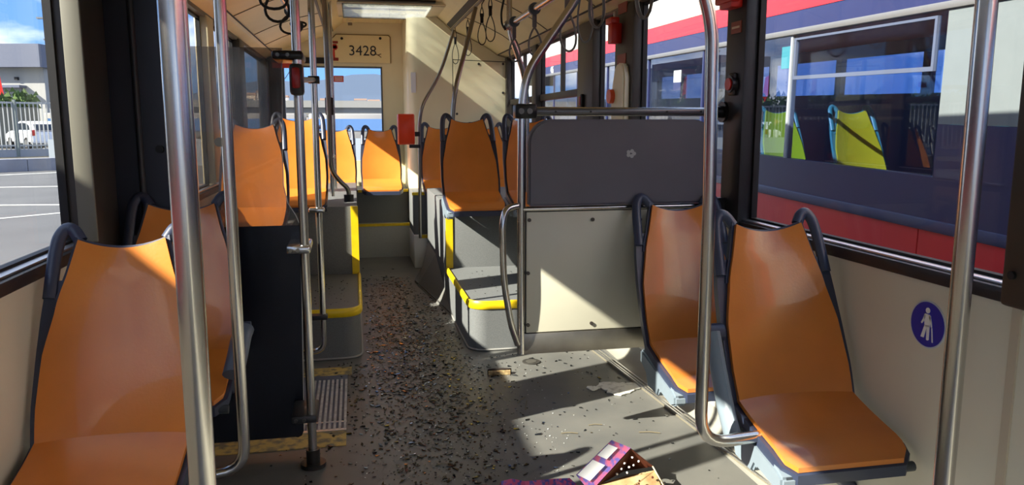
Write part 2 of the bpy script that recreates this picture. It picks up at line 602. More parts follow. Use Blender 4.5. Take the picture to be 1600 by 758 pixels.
door = thing('door_1', 'double leaf glazed bus door behind the dark screen', 'door', (XL, 3.5, 0), kind='structure')
for (y0, y1) in ((3.02, 3.51), (3.53, 4.11)):
    box('door_panel', XL - 0.06, XL - 0.02, y0, y1, 0.02, 1.20, DARK, door)
    box('door_glass', XL - 0.045, XL - 0.037, y0 + 0.05, y1 - 0.05, 1.20, 1.95, GLASS, door)
    box('door_stile', XL - 0.06, XL - 0.02, y0, y0 + 0.05, 1.2, 2.0, BLACK, door)
    box('door_stile', XL - 0.06, XL - 0.02, y1 - 0.05, y1, 1.2, 2.0, BLACK, door)

# --- rear wall with window, number panel and engine tower
rw = thing('wall_rear', 'cream rear wall around the back window', 'wall', (0, YB, 0), kind='structure')
wx0, wx1 = -0.74, at(598, 150, Y=YB).x
wz1, wz0 = at(560, 104, Y=YB).z, 0.93
box('wall_panel', XL, wx0, YB, YB + 0.08, 0, 2.45, DARK, rw)
box('wall_panel', wx1, XR, YB, YB + 0.08, 0, 2.45, CREAM, rw)
box('wall_panel', wx0, wx1, YB, YB + 0.08, wz1, 2.45, CREAM, rw)
box('wall_panel', wx0, wx1, YB, YB + 0.08, 0, wz0, CREAM, rw)
w11 = thing('window_11', 'wide rear window with a view of the hills', 'window', ((wx0 + wx1) / 2, YB, wz0), kind='structure')
box('pane', wx0, wx1, YB + 0.03, YB + 0.036, wz0, wz1, GLASS, w11)
for (a, b, c, d) in ((wx0, wx1, wz1 - 0.015, wz1), (wx1 - 0.015, wx1, wz0, wz1 - 0.015), (wx0, wx0 + 0.05, wz0, wz1 - 0.015)):
    box('gasket', a, b, YB - 0.004, YB + 0.05, c, d, mat('gasket_slate', srgb(84, 92, 100), 0.5), w11)
p0, p1 = at(521, 118, Y=YB), at(537, 128, Y=YB)
wsn = thing('window_sticker', 'small red notice sticker on the rear window', 'sticker', (p0.x, YB + 0.02, p1.z))
box('sticker_sheet', p0.x, p1.x, YB + 0.024, YB + 0.029, p1.z, p0.z, mat('notice_red', srgb(206, 72, 60), 0.5), wsn)
for k in range(3):
    zz = p1.z + (p0.z - p1.z) * (0.25 + 0.25 * k)
    box('print_line', p0.x + 0.012, p1.x - 0.012, YB + 0.022, YB + 0.0245, zz - 0.003, zz + 0.003, WHITE, wsn)

# number panel
a_, b_ = at(520, 53, Y=YB), at(611, 99, Y=YB)
npn = thing('number_panel', 'cream access panel numbered 3428 above the rear window', 'panel', ((a_.x + b_.x) / 2, YB - 0.02, b_.z))
prism('panel_rim', [(a_.x - 0.05, b_.z), (b_.x, b_.z), (b_.x, a_.z - 0.02), (b_.x - 0.02, a_.z), (a_.x + 0.03, a_.z), (a_.x - 0.05, a_.z - 0.08)], 'y', YB - 0.010, YB - 0.001, mat('panel_rim', srgb(120, 100, 62), 0.5), npn)
prism('panel_face', [(a_.x - 0.04, b_.z - 0.001), (b_.x - 0.009, b_.z - 0.001), (b_.x - 0.009, a_.z - 0.025), (b_.x - 0.026, a_.z - 0.009), (a_.x + 0.034, a_.z - 0.009), (a_.x - 0.04, a_.z - 0.084)], 'y', YB - 0.018, YB - 0.010, CEILM, npn)
for px in (534, 594):
    q = at(px, 60, Y=YB - 0.02)
    cyl('lock', (q.x, YB - 0.02, q.z), (0, 1, 0), 0.014, 0.008, BLACK, npn, 14)
q = at(566.5, 80, Y=YB - 0.02)
text_mesh('number', '3428', 0.145, mat('number_ink', srgb(26, 32, 40), 0.5), npn, (q.x, YB - 0.0195, q.z), (1, 0, 0), (0, 0, 1))
q = at(591, 86, Y=YB - 0.02)
tube('scratch_mark', [(q.x - 0.03, YB - 0.019, q.z + 0.012), (q.x + 0.012, YB - 0.019, q.z - 0.008), (q.x + 0.03, YB - 0.019, q.z - 0.025)], 0.004, mat('graffiti', srgb(70, 50, 30), 0.6), npn, 6)
tube('scratch_mark', [(q.x - 0.005, YB - 0.019, q.z - 0.002), (q.x + 0.03, YB - 0.019, q.z + 0.012)], 0.004, MATS['graffiti'], npn, 6)
hs = thing('hammer_sticker', 'red emergency hammer sign left of the panel numbered 3428', 'sign', tuple(at(521, 80, Y=YB)))
for (x0, y0, x1, y1, m) in ((514, 64, 528, 68, 'bar'), (516, 90, 529, 95, 'bar'), (517, 69, 526, 78, 'r'), (519, 78, 523.5, 91, 'r'), (515.5, 71, 527.5, 76, 'r')):
    p, q = at(x0, y0, Y=YB - 0.02), at(x1, y1, Y=YB - 0.02)
    box('hammer_print' if m == 'r' else 'text_bar', p.x, q.x, YB - 0.0225, YB - 0.0185, q.z, p.z, RED if m == 'r' else mat('brown_red_print', srgb(140, 50, 36), 0.5), hs)

TWY = 7.62
tw = thing('engine_tower', 'cream engine tower filling the rear right corner', 'tower', (1.0, TWY, 0))
tx0 = at(638, 150, Y=TWY).x
outl = [(tx0, 0.0), (XR - 0.004, 0.0), (XR - 0.004, 1.955), (1.46, 1.968), (1.41, 1.978), (1.28, 2.063), (1.12, 2.143), (0.95, 2.205), (0.87, 2.283), (0.78, 2.352), (tx0, 2.352)]
shell = prism('tower_shell', outl, 'y', TWY, YB - 0.002, CREAM, tw)
bm = bmesh.new()
bm.from_mesh(shell.data)
bmesh.ops.bevel(bm, geom=[e for e in bm.edges if all(abs(v.co.x - tx0) < 1e-4 and abs(v.co.y - TWY) < 1e-4 for v in e.verts)], offset=0.10, segments=6, affect='EDGES', profile=0.5)
bm.to_mesh(shell.data)
bm.free()
shell.data.polygons.foreach_set('use_smooth', [True] * len(shell.data.polygons))
shell.data.set_sharp_from_angle(angle=math.radians(30))
p, q = at(708, 94, Y=TWY), at(796, 98, Y=TWY)
zb = at(708, 300, Y=TWY).z
prism('access_panel', [(p.x, zb), (q.x, zb), (q.x, q.z), (p.x, p.z)], 'y', TWY - 0.012, TWY - 0.001, CREAM, tw, 0.003)
prism('panel_joint', [(p.x - 0.008, zb), (q.x + 0.008, zb), (q.x + 0.008, q.z + 0.008), (p.x - 0.008, p.z + 0.008)], 'y', TWY - 0.004, TWY - 0.0005, PILM, tw)
for (px, py) in ((748, 100), (786, 100), (713, 145), (786, 145), (714, 178)):
    s = at(px, py, Y=TWY - 0.014)
    cyl('screw', s, (0, 1, 0), 0.012, 0.008, mat('screw_dark', srgb(60, 54, 48), 0.4), tw, 12)
s0, s1 = at(638.5, 113, Y=TWY), at(650, 145, Y=TWY)
box('blank_label', s0.x + 0.02, s1.x, TWY - 0.004, TWY + 0.004, s1.z, s0.z, WHITE, tw)

# ================================================================== podiums
def podium(name, label, xs, xside, y0, yr, y1, zs, zt, aisle_sign):
    """low step in front of a raised box; xs outer wall, xside aisle side"""
    p = thing(name, label, 'podium', ((xs + xside) / 2, (y0 + y1) / 2, 0))
    a = aisle_sign
    r = 0.10
    arc = []
    for k in range(7):
        t = k / 6 * math.pi / 2
        arc.append((xside - a * r * (1 - math.cos(t)) , y0 + r * (1 - math.sin(t))))
    outline = [(xs, y0)] + arc[::-1] + [(xside, yr), (xs, yr)]
    prism('low_step', outline, 'z', 0.0, zs, PODM, p, smooth=True)
    box('raised_box', min(xs, xside), max(xs, xside), yr, y1, 0.0, zt, PODM, p, 0.006)
    # yellow nosing: front and aisle edge of the step, then up the riser
    path = [(xs, y0, zs - 0.012)] + [(q[0], q[1], zs - 0.012) for q in arc[::-1]] + [(xside, yr - 0.02, zs - 0.012)]
    tube('yellow_nosing', path, 0.02, YEL, p, 10, flat=(0.012, 0.026))
    box('yellow_riser_strip', min(xside - a * 0.045, xside + a * 0.004), max(xside - a * 0.045, xside + a * 0.004), yr - 0.006, yr + 0.01, zs, zt, YEL, p)
    path = [(xs, y0 - 0.004, 0.008)] + [(q[0] + a * 0.004, q[1] - 0.003, 0.008) for q in arc[::-1]] + [(xside + a * 0.004, y1, 0.008)]
    tube('base_bead', path, 0.006, mat('bead_grey', srgb(150, 150, 146), 0.4), p, 6)
    return p


pr_ = podium('wheel_arch_podium', 'grey podium with yellow edges right of the aisle', XR - 0.005, 0.625, 4.27, 5.42, 6.95, 0.285, 0.74, -1)
pl_ = podium('wheel_arch_podium', 'dark shaded podium with yellow edges left of the aisle', XL + 0.005, 0.005, 4.27, 5.36, 7.6, 0.28, 0.752, 1)
box('side_plinth', XL + 0.006, -0.40, 4.72, 5.36, 0.28, 0.68, PODM, pl_, 0.01)
fp = prism('floor_wedge', [(0.625, 5.1), (0.46, 6.35), (0.56, 6.9), (0.625, 6.9)], 'z', 0.0, 0.02, mat('wedge_rubber', srgb(74, 74, 72), 0.5), pr_)
vs = [(0.624, 5.05, 0.0), (0.47, 6.2, 0.0), (0.56, 6.85, 0.0), (0.624, 6.85, 0.0), (0.624, 5.35, 0.05), (0.624, 6.2, 0.26), (0.624, 6.85, 0.26)]
pyd('skirt_flap', vs, [(0, 1, 5, 4), (1, 2, 6, 5), (2, 3, 6), (0, 4, 5, 6, 3), (0, 3, 2, 1)], mat('flap_grey', srgb(112, 112, 108), 0.4), pr_)

# rear bench box with step
rb = thing('rear_bench_box', 'grey stepped engine box under the rear seats', 'podium', (0.0, 8.0, 0))
box('lower_step', 0.012, tx0 - 0.006, 7.66, 7.80, 0, 0.33, mat('step_riser', srgb(186, 188, 180), 0.6, var=0.1, vscale=120), rb)
box('upper_box', XL + 0.005, tx0 - 0.006, 7.80, YB - 0.003, 0, 0.66, PODM, rb)
box('yellow_edge', 0.012, tx0 - 0.006, 7.652, 7.69, 0.312, 0.336, YEL, rb)
box('yellow_edge', 0.02, 0.16, 7.792, 7.83, 0.638, 0.664, YEL, rb)
box('yellow_edge', 0.38, tx0 - 0.006, 7.792, 7.83, 0.638, 0.664, YEL, rb)
cyl('seat_bolt', (0.28, 7.795, 0.63), (0, 1, 0), 0.012, 0.01, ALU, rb, 10)
r3 = thing('tower_step_box', 'small white and grey stepped box below the engine tower', 'podium', (0.7, 7.2, 0))
sx0 = at(645, 412, Z=0).x
box('lower_step', sx0, 0.90, 7.0, TWY - 0.004, 0, 0.30, mat('white_riser', srgb(226, 226, 220), 0.5), r3, 0.01)
box('upper_box', sx0 + 0.004, XR - 0.01, 7.08, TWY - 0.004, 0.30, 0.688, PODM, r3, 0.006)
box('yellow_edge', sx0 + 0.06, 0.90, 6.99, 7.03, 0.278, 0.305, YEL, r3)
box('yellow_edge', sx0 - 0.004, 0.78, 7.07, 7.11, 0.666, 0.691, YEL, r3)

# ================================================================== floor fittings
mt = thing('door_mat', 'worn ribbed threshold mat with yellow border by the door', 'mat', (-0.3, 3.4, 0))
mx1 = at(541, 690, Z=0).x
my0 = at(500, 700, Z=0).y
box('yellow_border', XL + 0.1, mx1, my0, my0 + 0.16, 0.001, 0.004, YELW, mt)
box('yellow_border', XL + 0.1, mx1 + 0.02, 3.98, 4.12, 0.001, 0.004, YELW, mt)
box('mat_base', XL + 0.1, mx1, my0 + 0.16, 3.98, 0.001, 0.005, mat('mat_blue_grey', srgb(98, 104, 118), 0.5, var=0.3, vscale=8), mt)
box('metal_edge', XL + 0.1, mx1, my0 + 0.155, my0 + 0.175, 0.004, 0.008, ALU, mt)
box('metal_edge', XL + 0.1, mx1, my0 + 0.25, my0 + 0.262, 0.004, 0.008, ALU, mt)
RIB = mat('rib_strip', srgb(196, 196, 190), 0.5, var=0.3, vscale=30)
for i in range(9):
    x = mx1 - 0.012 - i * 0.022
    box('rib', x, x + 0.011, my0 + 0.17, 3.9, 0.005, 0.009, RIB, mt)
ra, rb_ = at(940, 555, Z=0), at(1172, 731, Z=0)
rail = thing('floor_rail', 'grooved metal rail across the floor under the right seats', 'rail', (ra.x, ra.y, 0))
dirv = (rb_ - ra)
dirv.z = 0
dirv.normalize()
nv_ = Vector((dirv.y, -dirv.x, 0))
for off, w, h, m in ((0, 0.05, 0.008, mat('rail_metal', srgb(136, 130, 112), 0.4, 0.3)), (-0.018, 0.008, 0.014, ALU), (0.018, 0.008, 0.014, ALU), (0.0, 0.008, 0.012, ALU)):
    A, B = ra - dirv * 0.35 + nv_ * off, rb_ + dirv * 0.9 + nv_ * off
    vs = [A - nv_ * w / 2, A + nv_ * w / 2, B + nv_ * w / 2, B - nv_ * w / 2]
    vv = [Vector((v.x, v.y, 0.001)) for v in vs] + [Vector((v.x, v.y, h)) for v in vs]
    pyd('rail_base' if off == 0 and w > 0.02 else 'rail_ridge', vv, [(3, 2, 1, 0), (4, 5, 6, 7), (0, 1, 5, 4), (1, 2, 6, 5), (2, 3, 7, 6), (3, 0, 4, 7)], m, rail)
q = at(830, 566, Z=0)
dc = thing('floor_disc', 'dark round disc on the floor by the partition post', 'drain', (q.x, q.y, 0))  # dark round spot on the floor, drawn as two thin discs
cyl('cap_disc', (q.x, q.y, 0.003), (0, 0, 1), 0.05, 0.005, mat('disc_dark', srgb(60, 58, 54), 0.5), dc, 24)
cyl('disc_ring', (q.x, q.y, 0.0055), (0, 0, 1), 0.03, 0.003, mat('disc_mid', srgb(80, 78, 72), 0.5), dc, 20)


# ================================================================== seats
def wsp(t, pts):
    for (a, va), (b, vb) in zip(pts, pts[1:]):
        if t <= b:
            k = (t - a) / (b - a) if b > a else 0
            k = k * k * (3 - 2 * k) * 0.35 + k * 0.65
            return va + (vb - va) * k
    return pts[-1][1]


W_OR = [(0, .186), (.18, .191), (.42, .186), (.68, .158), (.88, .128), (1, .112)]
W_FR = [(0, .200), (.18, .206), (.42, .204), (.60, .199), (.79, .189)]


def back_pt(u, t, hw, off):
    s = 2 * u - 1
    y = 0.20 * (0.30 * t + 0.70 * t ** 1.3) + 0.02 * math.sin(math.pi * t)
    z = 0.515 * t
    y -= 0.028 * s * s * (1 - 0.5 * t)
    if t > 0.82: z -= 0.028 * (1 - s * s) * ((t - 0.82) / 0.18)
    return (s * hw, y + off, z)


def pan_pt(u, t, hw, off):
    s = 2 * u - 1
    y = -0.30 * t
    z = 0.015 * (1 - t) ** 4 - 0.055 * t - 0.02 * max(0, t - .8) / .2 + 0.010 * s * s * (1 - t)
    w = hw
    if t > 0.86: w = hw - 0.03 * ((t - 0.86) / 0.14) ** 2
    return (s * w, y, z + off)


def make_seat(name, label, loc, orange=None, frame=None, casting=None, arm=0, block=True, group='moulded bus seats', rz=0.0, detail=True):
    om, fm, cm = orange or ORANGE, frame or FRAME, casting or FRAMEL
    t0 = thing(name, label, 'seat', (0, 0, 0), 0, group)
    nb = Vector((0, 0.95, -0.3)).normalized()
    v, f = sheet(lambda u, t: back_pt(u, t, wsp(t, W_OR), -0.006), 12, 16, 0.016, nb)
    pyd('backrest', v, f, om, t0, True)
    v, f = sheet(lambda u, t: pan_pt(u, t, .188, 0.004), 12, 12, 0.014, (0, 0, -1))
    pyd('seat_pad', v, f, om, t0, True)
    v1, f1 = sheet(lambda u, t: back_pt(u, t * 0.79, wsp(t * 0.79, W_FR), 0.006), 10, 12, 0.026, nb)
    v2, f2 = sheet(lambda u, t: back_pt(u, 0.66 + t * 0.352, wsp(0.66 + t * 0.352, W_OR) + 0.009, 0.004), 10, 8, 0.022, nb)
    vs, fs = merge([(v1, f1), (v2, f2)])
    pyd('shell_back', vs, fs, fm, t0, True)
    v, f = sheet(lambda u, t: pan_pt(u, t * 1.02 - 0.0, .201, -0.012), 10, 10, 0.03, (0, 0, -1))
    pyd('shell_pan', v, f, fm, t0, True)
    for s in (-1, 1):
        pts = []
        for (x, t) in ((.180, .70), (.178, .80), (.175, .92), (.168, 1.01), (.150, 1.055), (.130, 1.04), (.112, .985)):
            b = back_pt(0.5, min(t, .82), .1, 0)
            yy = 0.20 * (0.30 * t + 0.70 * t ** 1.3) + 0.012
            pts.append(Vector((s * x, yy - 0.004, 0.515 * t)))
        path = fillet(pts, 0.02, 3)
        tube('handle', path, 0.014, fm, t0, 10, flat=(0.015, 0.018))
    if detail:
        tube('front_bar', [(-.19, -0.285, -0.105), (.20, -0.285, -0.105)], 0.014, mat('bar_dark', srgb(58, 64, 70), 0.4), t0, 10)
        sp = [(0.03, -0.02), (-0.12, -0.052), (-0.27, -0.082), (-0.302, -0.098), (-0.304, -0.128), (-0.27, -0.142), (-0.16, -0.122), (-0.145, -0.150), (-0.05, -0.142), (-0.03, -0.10), (0.03, -0.07)]
        prism('side_casting', sp, 'x', -.207, -.160, cm, t0, 0.007)
    if block:
        box('mount_block', -0.12, 0.12, -0.12, 0.10, -0.084, -0.04, mat('mount_black', srgb(40, 42, 46), 0.5), t0, 0.01)
    if arm:
        sa = arm
        cyl('armrest_hinge', (sa * 0.226, 0.075, 0.20), (1, 0, 0), 0.028, 0.05, FRAME, t0, 16)
        pts = [(sa * 0.235, 0.07, 0.20), (sa * 0.235, 0.02, 0.10), (sa * 0.238, -0.05, -0.01), (sa * 0.238, -0.09, -0.06)]
        tube('armrest', fillet(pts, 0.05, 4), 0.03, FRAMEL, t0, 12, flat=(0.022, 0.034))
    t0.location = loc
    t0.rotation_euler = (0, 0, rz)
    for ch in t0.children: ch.matrix_parent_inverse = Matrix.Identity(4)
    return t0


S = 'bus_seat'
s_r1 = make_seat(S, 'orange moulded seat nearest on the right beside the blue sticker', (1.278, 2.02, 0.479), arm=-1)
s_r2 = make_seat(S, 'orange moulded seat in front of the grey partition', (1.255, 2.66, 0.476), arm=0)
s_l1 = make_seat(S, 'orange moulded seat nearest on the left at the near pole', (-0.640, 2.10, 0.475))
s_l2 = make_seat(S, 'orange moulded seat on the left with a grey armrest before the dark screen', (-0.622, 2.78, 0.503))
s_pr = make_seat(S, 'orange moulded aisle seat on the right podium with a black bracket below', (0.785, 5.27, 0.829))
s_pw = make_seat(S, 'orange moulded podium seat half hidden behind the partition post', (1.235, 5.30, 0.829))
s_pl = make_seat(S, 'orange moulded seat on the left podium seen between the poles', (-0.395, 5.62, 0.84))
s_plw = make_seat(S, 'orange moulded seat seen dull through the dirty glass screen', (-0.605, 4.85, 0.79))
s_rr = make_seat(S, 'orange moulded rear bench seat beside the orange red box', (0.259, 7.89, 0.747), detail=False)
s_rl = make_seat(S, 'orange moulded rear bench seat below the red window sticker', (-0.19, 7.86, 0.747), detail=False)
s_rl2 = make_seat(S, 'orange moulded rear bench seat hidden behind the clustered poles', (-0.62, 7.86, 0.747), detail=False)
s_r3 = make_seat(S, 'orange moulded seat left of and behind the right podium seat', (0.81, 7.25, 0.775), detail=False)
s_r4 = make_seat(S, 'orange moulded seat by the tower panel behind the right podium seats', (1.25, 7.25, 0.775), detail=False)

# seat carriers of the wall mounted seats
for s, lb, sg in ((s_r1, 'dark cantilever carrier under the nearest right seat', 1), (s_r2, 'dark cantilever carrier under the seat before the partition', 1),
                  (s_l1, 'dark cantilever carrier under the nearest left seat', -1), (s_l2, 'dark cantilever carrier under the left seat by the screen', -1)):
    x, y, z = s.location
    xw = XR if sg > 0 else XL
    tube('carrier_arm', [(x - sg * 0.18 - x, -0.04, -0.115), (xw - x - sg * 0.002, -0.04, -0.115)], 0.022, FRAME, None, 10).parent = s
    tube('carrier_strut', [(x - sg * 0.02 - x, -0.06, -0.13), (xw - x - sg * 0.004, -0.02, -0.30)], 0.018, FRAME, None, 10).parent = s
# armrest folded on the left seat before the screen
x, y, z = s_l2.location
for nm, ob in (('armrest', tube('armrest', fillet([(0.222, -0.02, 0.085), (0.224, -0.11, 0.085), (0.222, -0.19, 0.045), (0.215, -0.26, 0.0)], 0.05, 4), 0.03, mat('armrest_slate', srgb(92, 104, 120), 0.35), None, 12, flat=(0.034, 0.026))),
               ('armrest_hinge', cyl('armrest_hinge', (0.222, 0.0, 0.08), (1, 0, 0), 0.03, 0.04, FRAME, None, 16))):
    ob.parent = s_l2
# bracket visible under the right podium seat
for nm, ob in (('bracket_plate', box('bracket_plate', -0.16, 0.16, -0.19, -0.17, -0.10, -0.03, mat('bracket_grey', srgb(92, 98, 104), 0.5), None)),
               ('bracket_leg', box('bracket_leg', -0.16, -0.12, -0.19, 0.16, -0.13, -0.08, MATS['bracket_grey'], None)),
               ('bracket_leg', box('bracket_leg', 0.10, 0.15, -0.19, 0.16, -0.13, -0.08, MATS['bracket_grey'], None))):
    ob.parent = s_pr

# ================================================================== partition
PY = 2.92
pp = thing('partition', 'grey padded partition with pale lower panel behind the right seat', 'partition', (1.05, PY, 0.35))
pa = at(815, 175, Y=PY)
pxl = pa.x
zt = at(980, 174.5, Y=PY).z
zpad0 = at(985, 323, Y=PY).z
zsk1 = at(900, 515, Y=PY).z
zsk0 = at(808, 553, Y=PY).z
xr_ = XR - 0.02
pad = []
x0, x1, z0, z1, r = pxl + 0.022, xr_ - 0.06, zpad0 + 0.012, zt - 0.03, 0.09
for (cx, cz, a0) in ((x1 - r, z1 - r, 0), (x0 + r, z1 - r, 90)):
    for k in range(7):
        a = math.radians(a0 + 15 * k)
        pad.append((cx + r * math.cos(a), cz + r * math.sin(a)))
pad += [(x0, z0), (x1, z0)]
pdo = prism('pad', pad, 'y', PY - 0.03, PY + 0.012, PAD, pp, 0.008)
q = at(986, 240, Y=PY - 0.031)
for k in range(5):
    a = k * 1.25
    cyl('scuff_mark', (q.x + 0.013 * math.cos(a), PY - 0.0305, q.z + 0.010 * math.sin(a)), (0, 1, 0), 0.008, 0.003, mat('scuff', srgb(170, 170, 172), 0.6), pp, 8)
box('lower_panel', pxl + 0.018, xr_ - 0.02, PY - 0.012, PY + 0.006, zsk1, zpad0 - 0.012, PANEL, pp, 0.003)
box('panel_edge', pxl + 0.010, xr_ - 0.01, PY - 0.008, PY + 0.008, zsk1 - 0.004, zpad0 - 0.004, BLACK, pp)
box('steel_skirting', pxl + 0.004, xr_ - 0.01, PY - 0.014, PY + 0.010, zsk0, zsk1 - 0.003, STEEL2, pp, 0.002)
tube('middle_rail', [(pxl, PY - 0.006, zpad0), (xr_ - 0.02, PY - 0.006, zpad0)], 0.010, STEEL, pp, 10)
for (px, py) in ((827, 344), (926, 343), (825, 427), (825, 508), (924, 505), (1000, 343)):
    s = at(px, py, Y=PY - 0.014)
    cyl('screw', s, (0, 1, 0), 0.0075, 0.008, mat('screw_dark', srgb(60, 54, 48), 0.4), pp, 12)
tube('top_rail', [(pxl, PY, zt), (XR - 0.03, PY, zt)], 0.017, STEEL, pp, 12)
box('top_rail_cover', pxl + 0.05, XR - 0.12, PY - 0.022, PY + 0.012, zt - 0.012, zt + 0.012, mat('rail_cover', srgb(96, 96, 98), 0.3, 0.6), pp, 0.006)
for px in (868, 923, 1042, 1095):
    s = at(px, 174.5, Y=PY - 0.022)
    cyl('rivet', s, (0, 1, 0), 0.004, 0.006, BLACK, pp, 8)
box('rail_clamp', pxl - 0.03, pxl + 0.055, PY - 0.03, PY + 0.025, zt - 0.028, zt + 0.028, mat('clamp_black', srgb(36, 36, 36), 0.3, 0.5), pp, 0.008)
for dx in (-0.008, 0.025):
    cyl('clamp_bolt', (pxl + dx, PY - 0.032, zt), (0, 1, 0), 0.011, 0.008, mat('bolt', srgb(96, 94, 90), 0.3, 0.8), pp, 12)
cyl('wall_flange', (XR - 0.035, PY, zt), (1, 0, 0), 0.042, 0.012, MATS['clamp_black'], pp, 18)
cyl('flange_collar', (XR - 0.075, PY, zt), (1, 0, 0), 0.024, 0.07, MATS['clamp_black'], pp, 16)
box('wall_bracket', XR - 0.08, XR - 0.004, PY - 0.02, PY + 0.02, zpad0 - 0.06, zpad0 + 0.03, DARK, pp)
# the post with its curve to the overhead rail
RX, RZ = 0.90, 1.875
post = thing('partition_post', 'steel post at the partition curving up to the overhead rail', 'pole', (pxl, PY, zsk0))
tube('post_tube', [(pxl, PY, zsk0), (pxl, PY, 1.36), (pxl + 0.02, PY, 1.50), (at(900, 0, Y=PY).x, PY, at(900, 0, Y=PY).z), (RX, PY, RZ)], 0.0165, STEEL, post, 14, fil=0.16)
a = [at(808, 322, Y=PY - 0.02), at(790, 326, Y=PY - 0.05), at(785, 350, Y=PY - 0.06), at(787, 440, Y=PY - 0.06), at(799, 510, Y=PY - 0.04), at(809, 538, Y=PY - 0.015)]
tube('grab_loop', a, 0.013, STEEL, post, 12, fil=0.07)

# ================================================================== overhead rails, poles
orr = thing('overhead_rail', 'steel overhead handrail on the right with hanging straps', 'handrail', (RX, 2, RZ))
tube('rail_tube', [(RX, -2.5, RZ), (RX, 4.5, RZ)], 0.0165, STEEL, orr, 12)
cyl('end_hub', (RX, 4.5, RZ), (0, 1, 0), 0.032, 0.05, STEEL, orr, 16)
for y in (0.6, 1.9):
    tube('ceiling_hanger', [(RX, y, RZ), (RX, y, 2.23)], 0.012, STEEL, orr, 10)
ol = thing('overhead_rail', 'steel overhead handrail on the left above the clustered poles', 'handrail', (-0.3, 2, RZ))
tube('rail_tube', [(-0.30, -2.5, RZ), (-0.30, 4.75, RZ)], 0.0165, STEEL, ol, 12)
tube('ceiling_hanger', [(-0.30, 4.3, RZ), (-0.30, 4.3, 2.2)], 0.012, STEEL, ol, 10)
tube('ceiling_hanger', [(-0.30, 0.4, RZ), (-0.30, 0.4, 2.2)], 0.012, STEEL, ol, 10)

st = thing('rear_stanchion', 'bent steel stanchion behind the partition post at the strap rail end', 'pole', (RX, 4.5, 1))
tube('stanchion_tube', [(RX, 4.5, 2.2), (RX, 4.5, 1.86), at(800, 62, Y=4.5), at(818, 112, Y=4.55), at(823, 150, Y=4.6), at(823, 300, Y=4.6)], 0.0165, STEEL, st, 12, fil=0.12)
tube('cable', [at(787, 0, Y=4.5), at(783, 20, Y=4.5), at(784, 38, Y=4.5), at(790, 47, Y=4.5)], 0.006, STRAP, st, 8, fil=0.03)


def pole(label, pts, r, fil=0.0, name='pole', mat_=None):
    t = thing(name, label, 'pole', tuple(pts[0]))
    tube('pole_tube', pts, r, mat_ or STEEL, t, 18, fil=fil)
    return t


b = at(293, 379, D=1.0)
p1 = pole('thick steel pole nearest on the left in front of the seat', [(b.x, b.y, 0.0), (b.x, b.y, 2.2)], 0.0175)
cyl('foot_flange', (b.x, b.y, 0.012), (0, 0, 1), 0.045, 0.024, DARK, p1)
cyl('ceiling_flange', (b.x, b.y, 2.195), (0, 0, 1), 0.04, 0.03, DARK, p1)
b = at(364, 379, D=2.15)
zz = at(376, 735, Y=b.y).z
p2 = pole('steel pole left with a bend below to the seat frame', [(b.x, b.y, 2.2), (b.x, b.y, zz), (b.x - 0.16, b.y - 0.02, zz)], 0.0165, 0.09)
q = at(343, 222, Y=b.y)
cyl('bolt_cap', (q.x, q.y, q.z), (0, 1, 0), 0.013, 0.014, BLACK, p2, 12)
tube('bolt_stem', [(q.x, q.y, q.z), (b.x, b.y, q.z)], 0.005, BLACK, p2, 8)
b3 = at(490, 728, Z=0)
p3 = pole('steel centre pole with red stop button standing by the door mat', [(b3.x, b3.y, 0.0), (b3.x, b3.y, 2.2)], 0.0165)
cyl('foot_flange', (b3.x, b3.y, 0.008), (0, 0, 1), 0.048, 0.016, mat('flange_dark', srgb(62, 60, 58), 0.35, 0.7), p3, 20)
cyl('foot_socket', (b3.x, b3.y, 0.04), (0, 0, 1), 0.026, 0.06, MATS['flange_dark'], p3, 16)
# stop button
bz = at(465, 125, Y=b3.y).z
sb = box('button_housing', b3.x - 0.026, b3.x + 0.022, b3.y - 0.045, b3.y + 0.02, bz - 0.055, bz + 0.055, mat('button_black', srgb(38, 34, 34), 0.35), p3, 0.012)
box('button_red_face', b3.x - 0.018, b3.x + 0.012, b3.y - 0.050, b3.y - 0.038, bz - 0.032, bz + 0.042, mat('button_red', srgb(150, 24, 22), 0.3), p3, 0.008)
SY0 = 3.07
# clamps between pole and screen
for (py, m, l) in ((87, mat('clamp_black', srgb(36, 36, 36), 0.3, 0.5), 0.085), (389, STEEL, 0.065), (653, DARK, 0.075)):
    z = at(480, py, Y=b3.y).z
    box('screen_clamp', b3.x - l, b3.x + 0.022, b3.y - 0.024, SY0 - 0.006, z - 0.016, z + 0.016, m, p3, 0.010)
    for dx in (-l * 0.75, -l * 0.35):
        cyl('clamp_bolt', (b3.x + dx, b3.y - 0.026, z), (0, 1, 0), 0.007, 0.008, MATS['bolt'], p3, 10)
z = at(490, 125, Y=b3.y).z
b4 = at(497, 300, Y=4.05)
tube('link_bar', [(b3.x, b3.y, z), (b4.x, 4.04, at(502, 125, Y=4.05).z)], 0.012, mat('clamp_black', srgb(36, 36, 36), 0.3, 0.5), p3, 10)

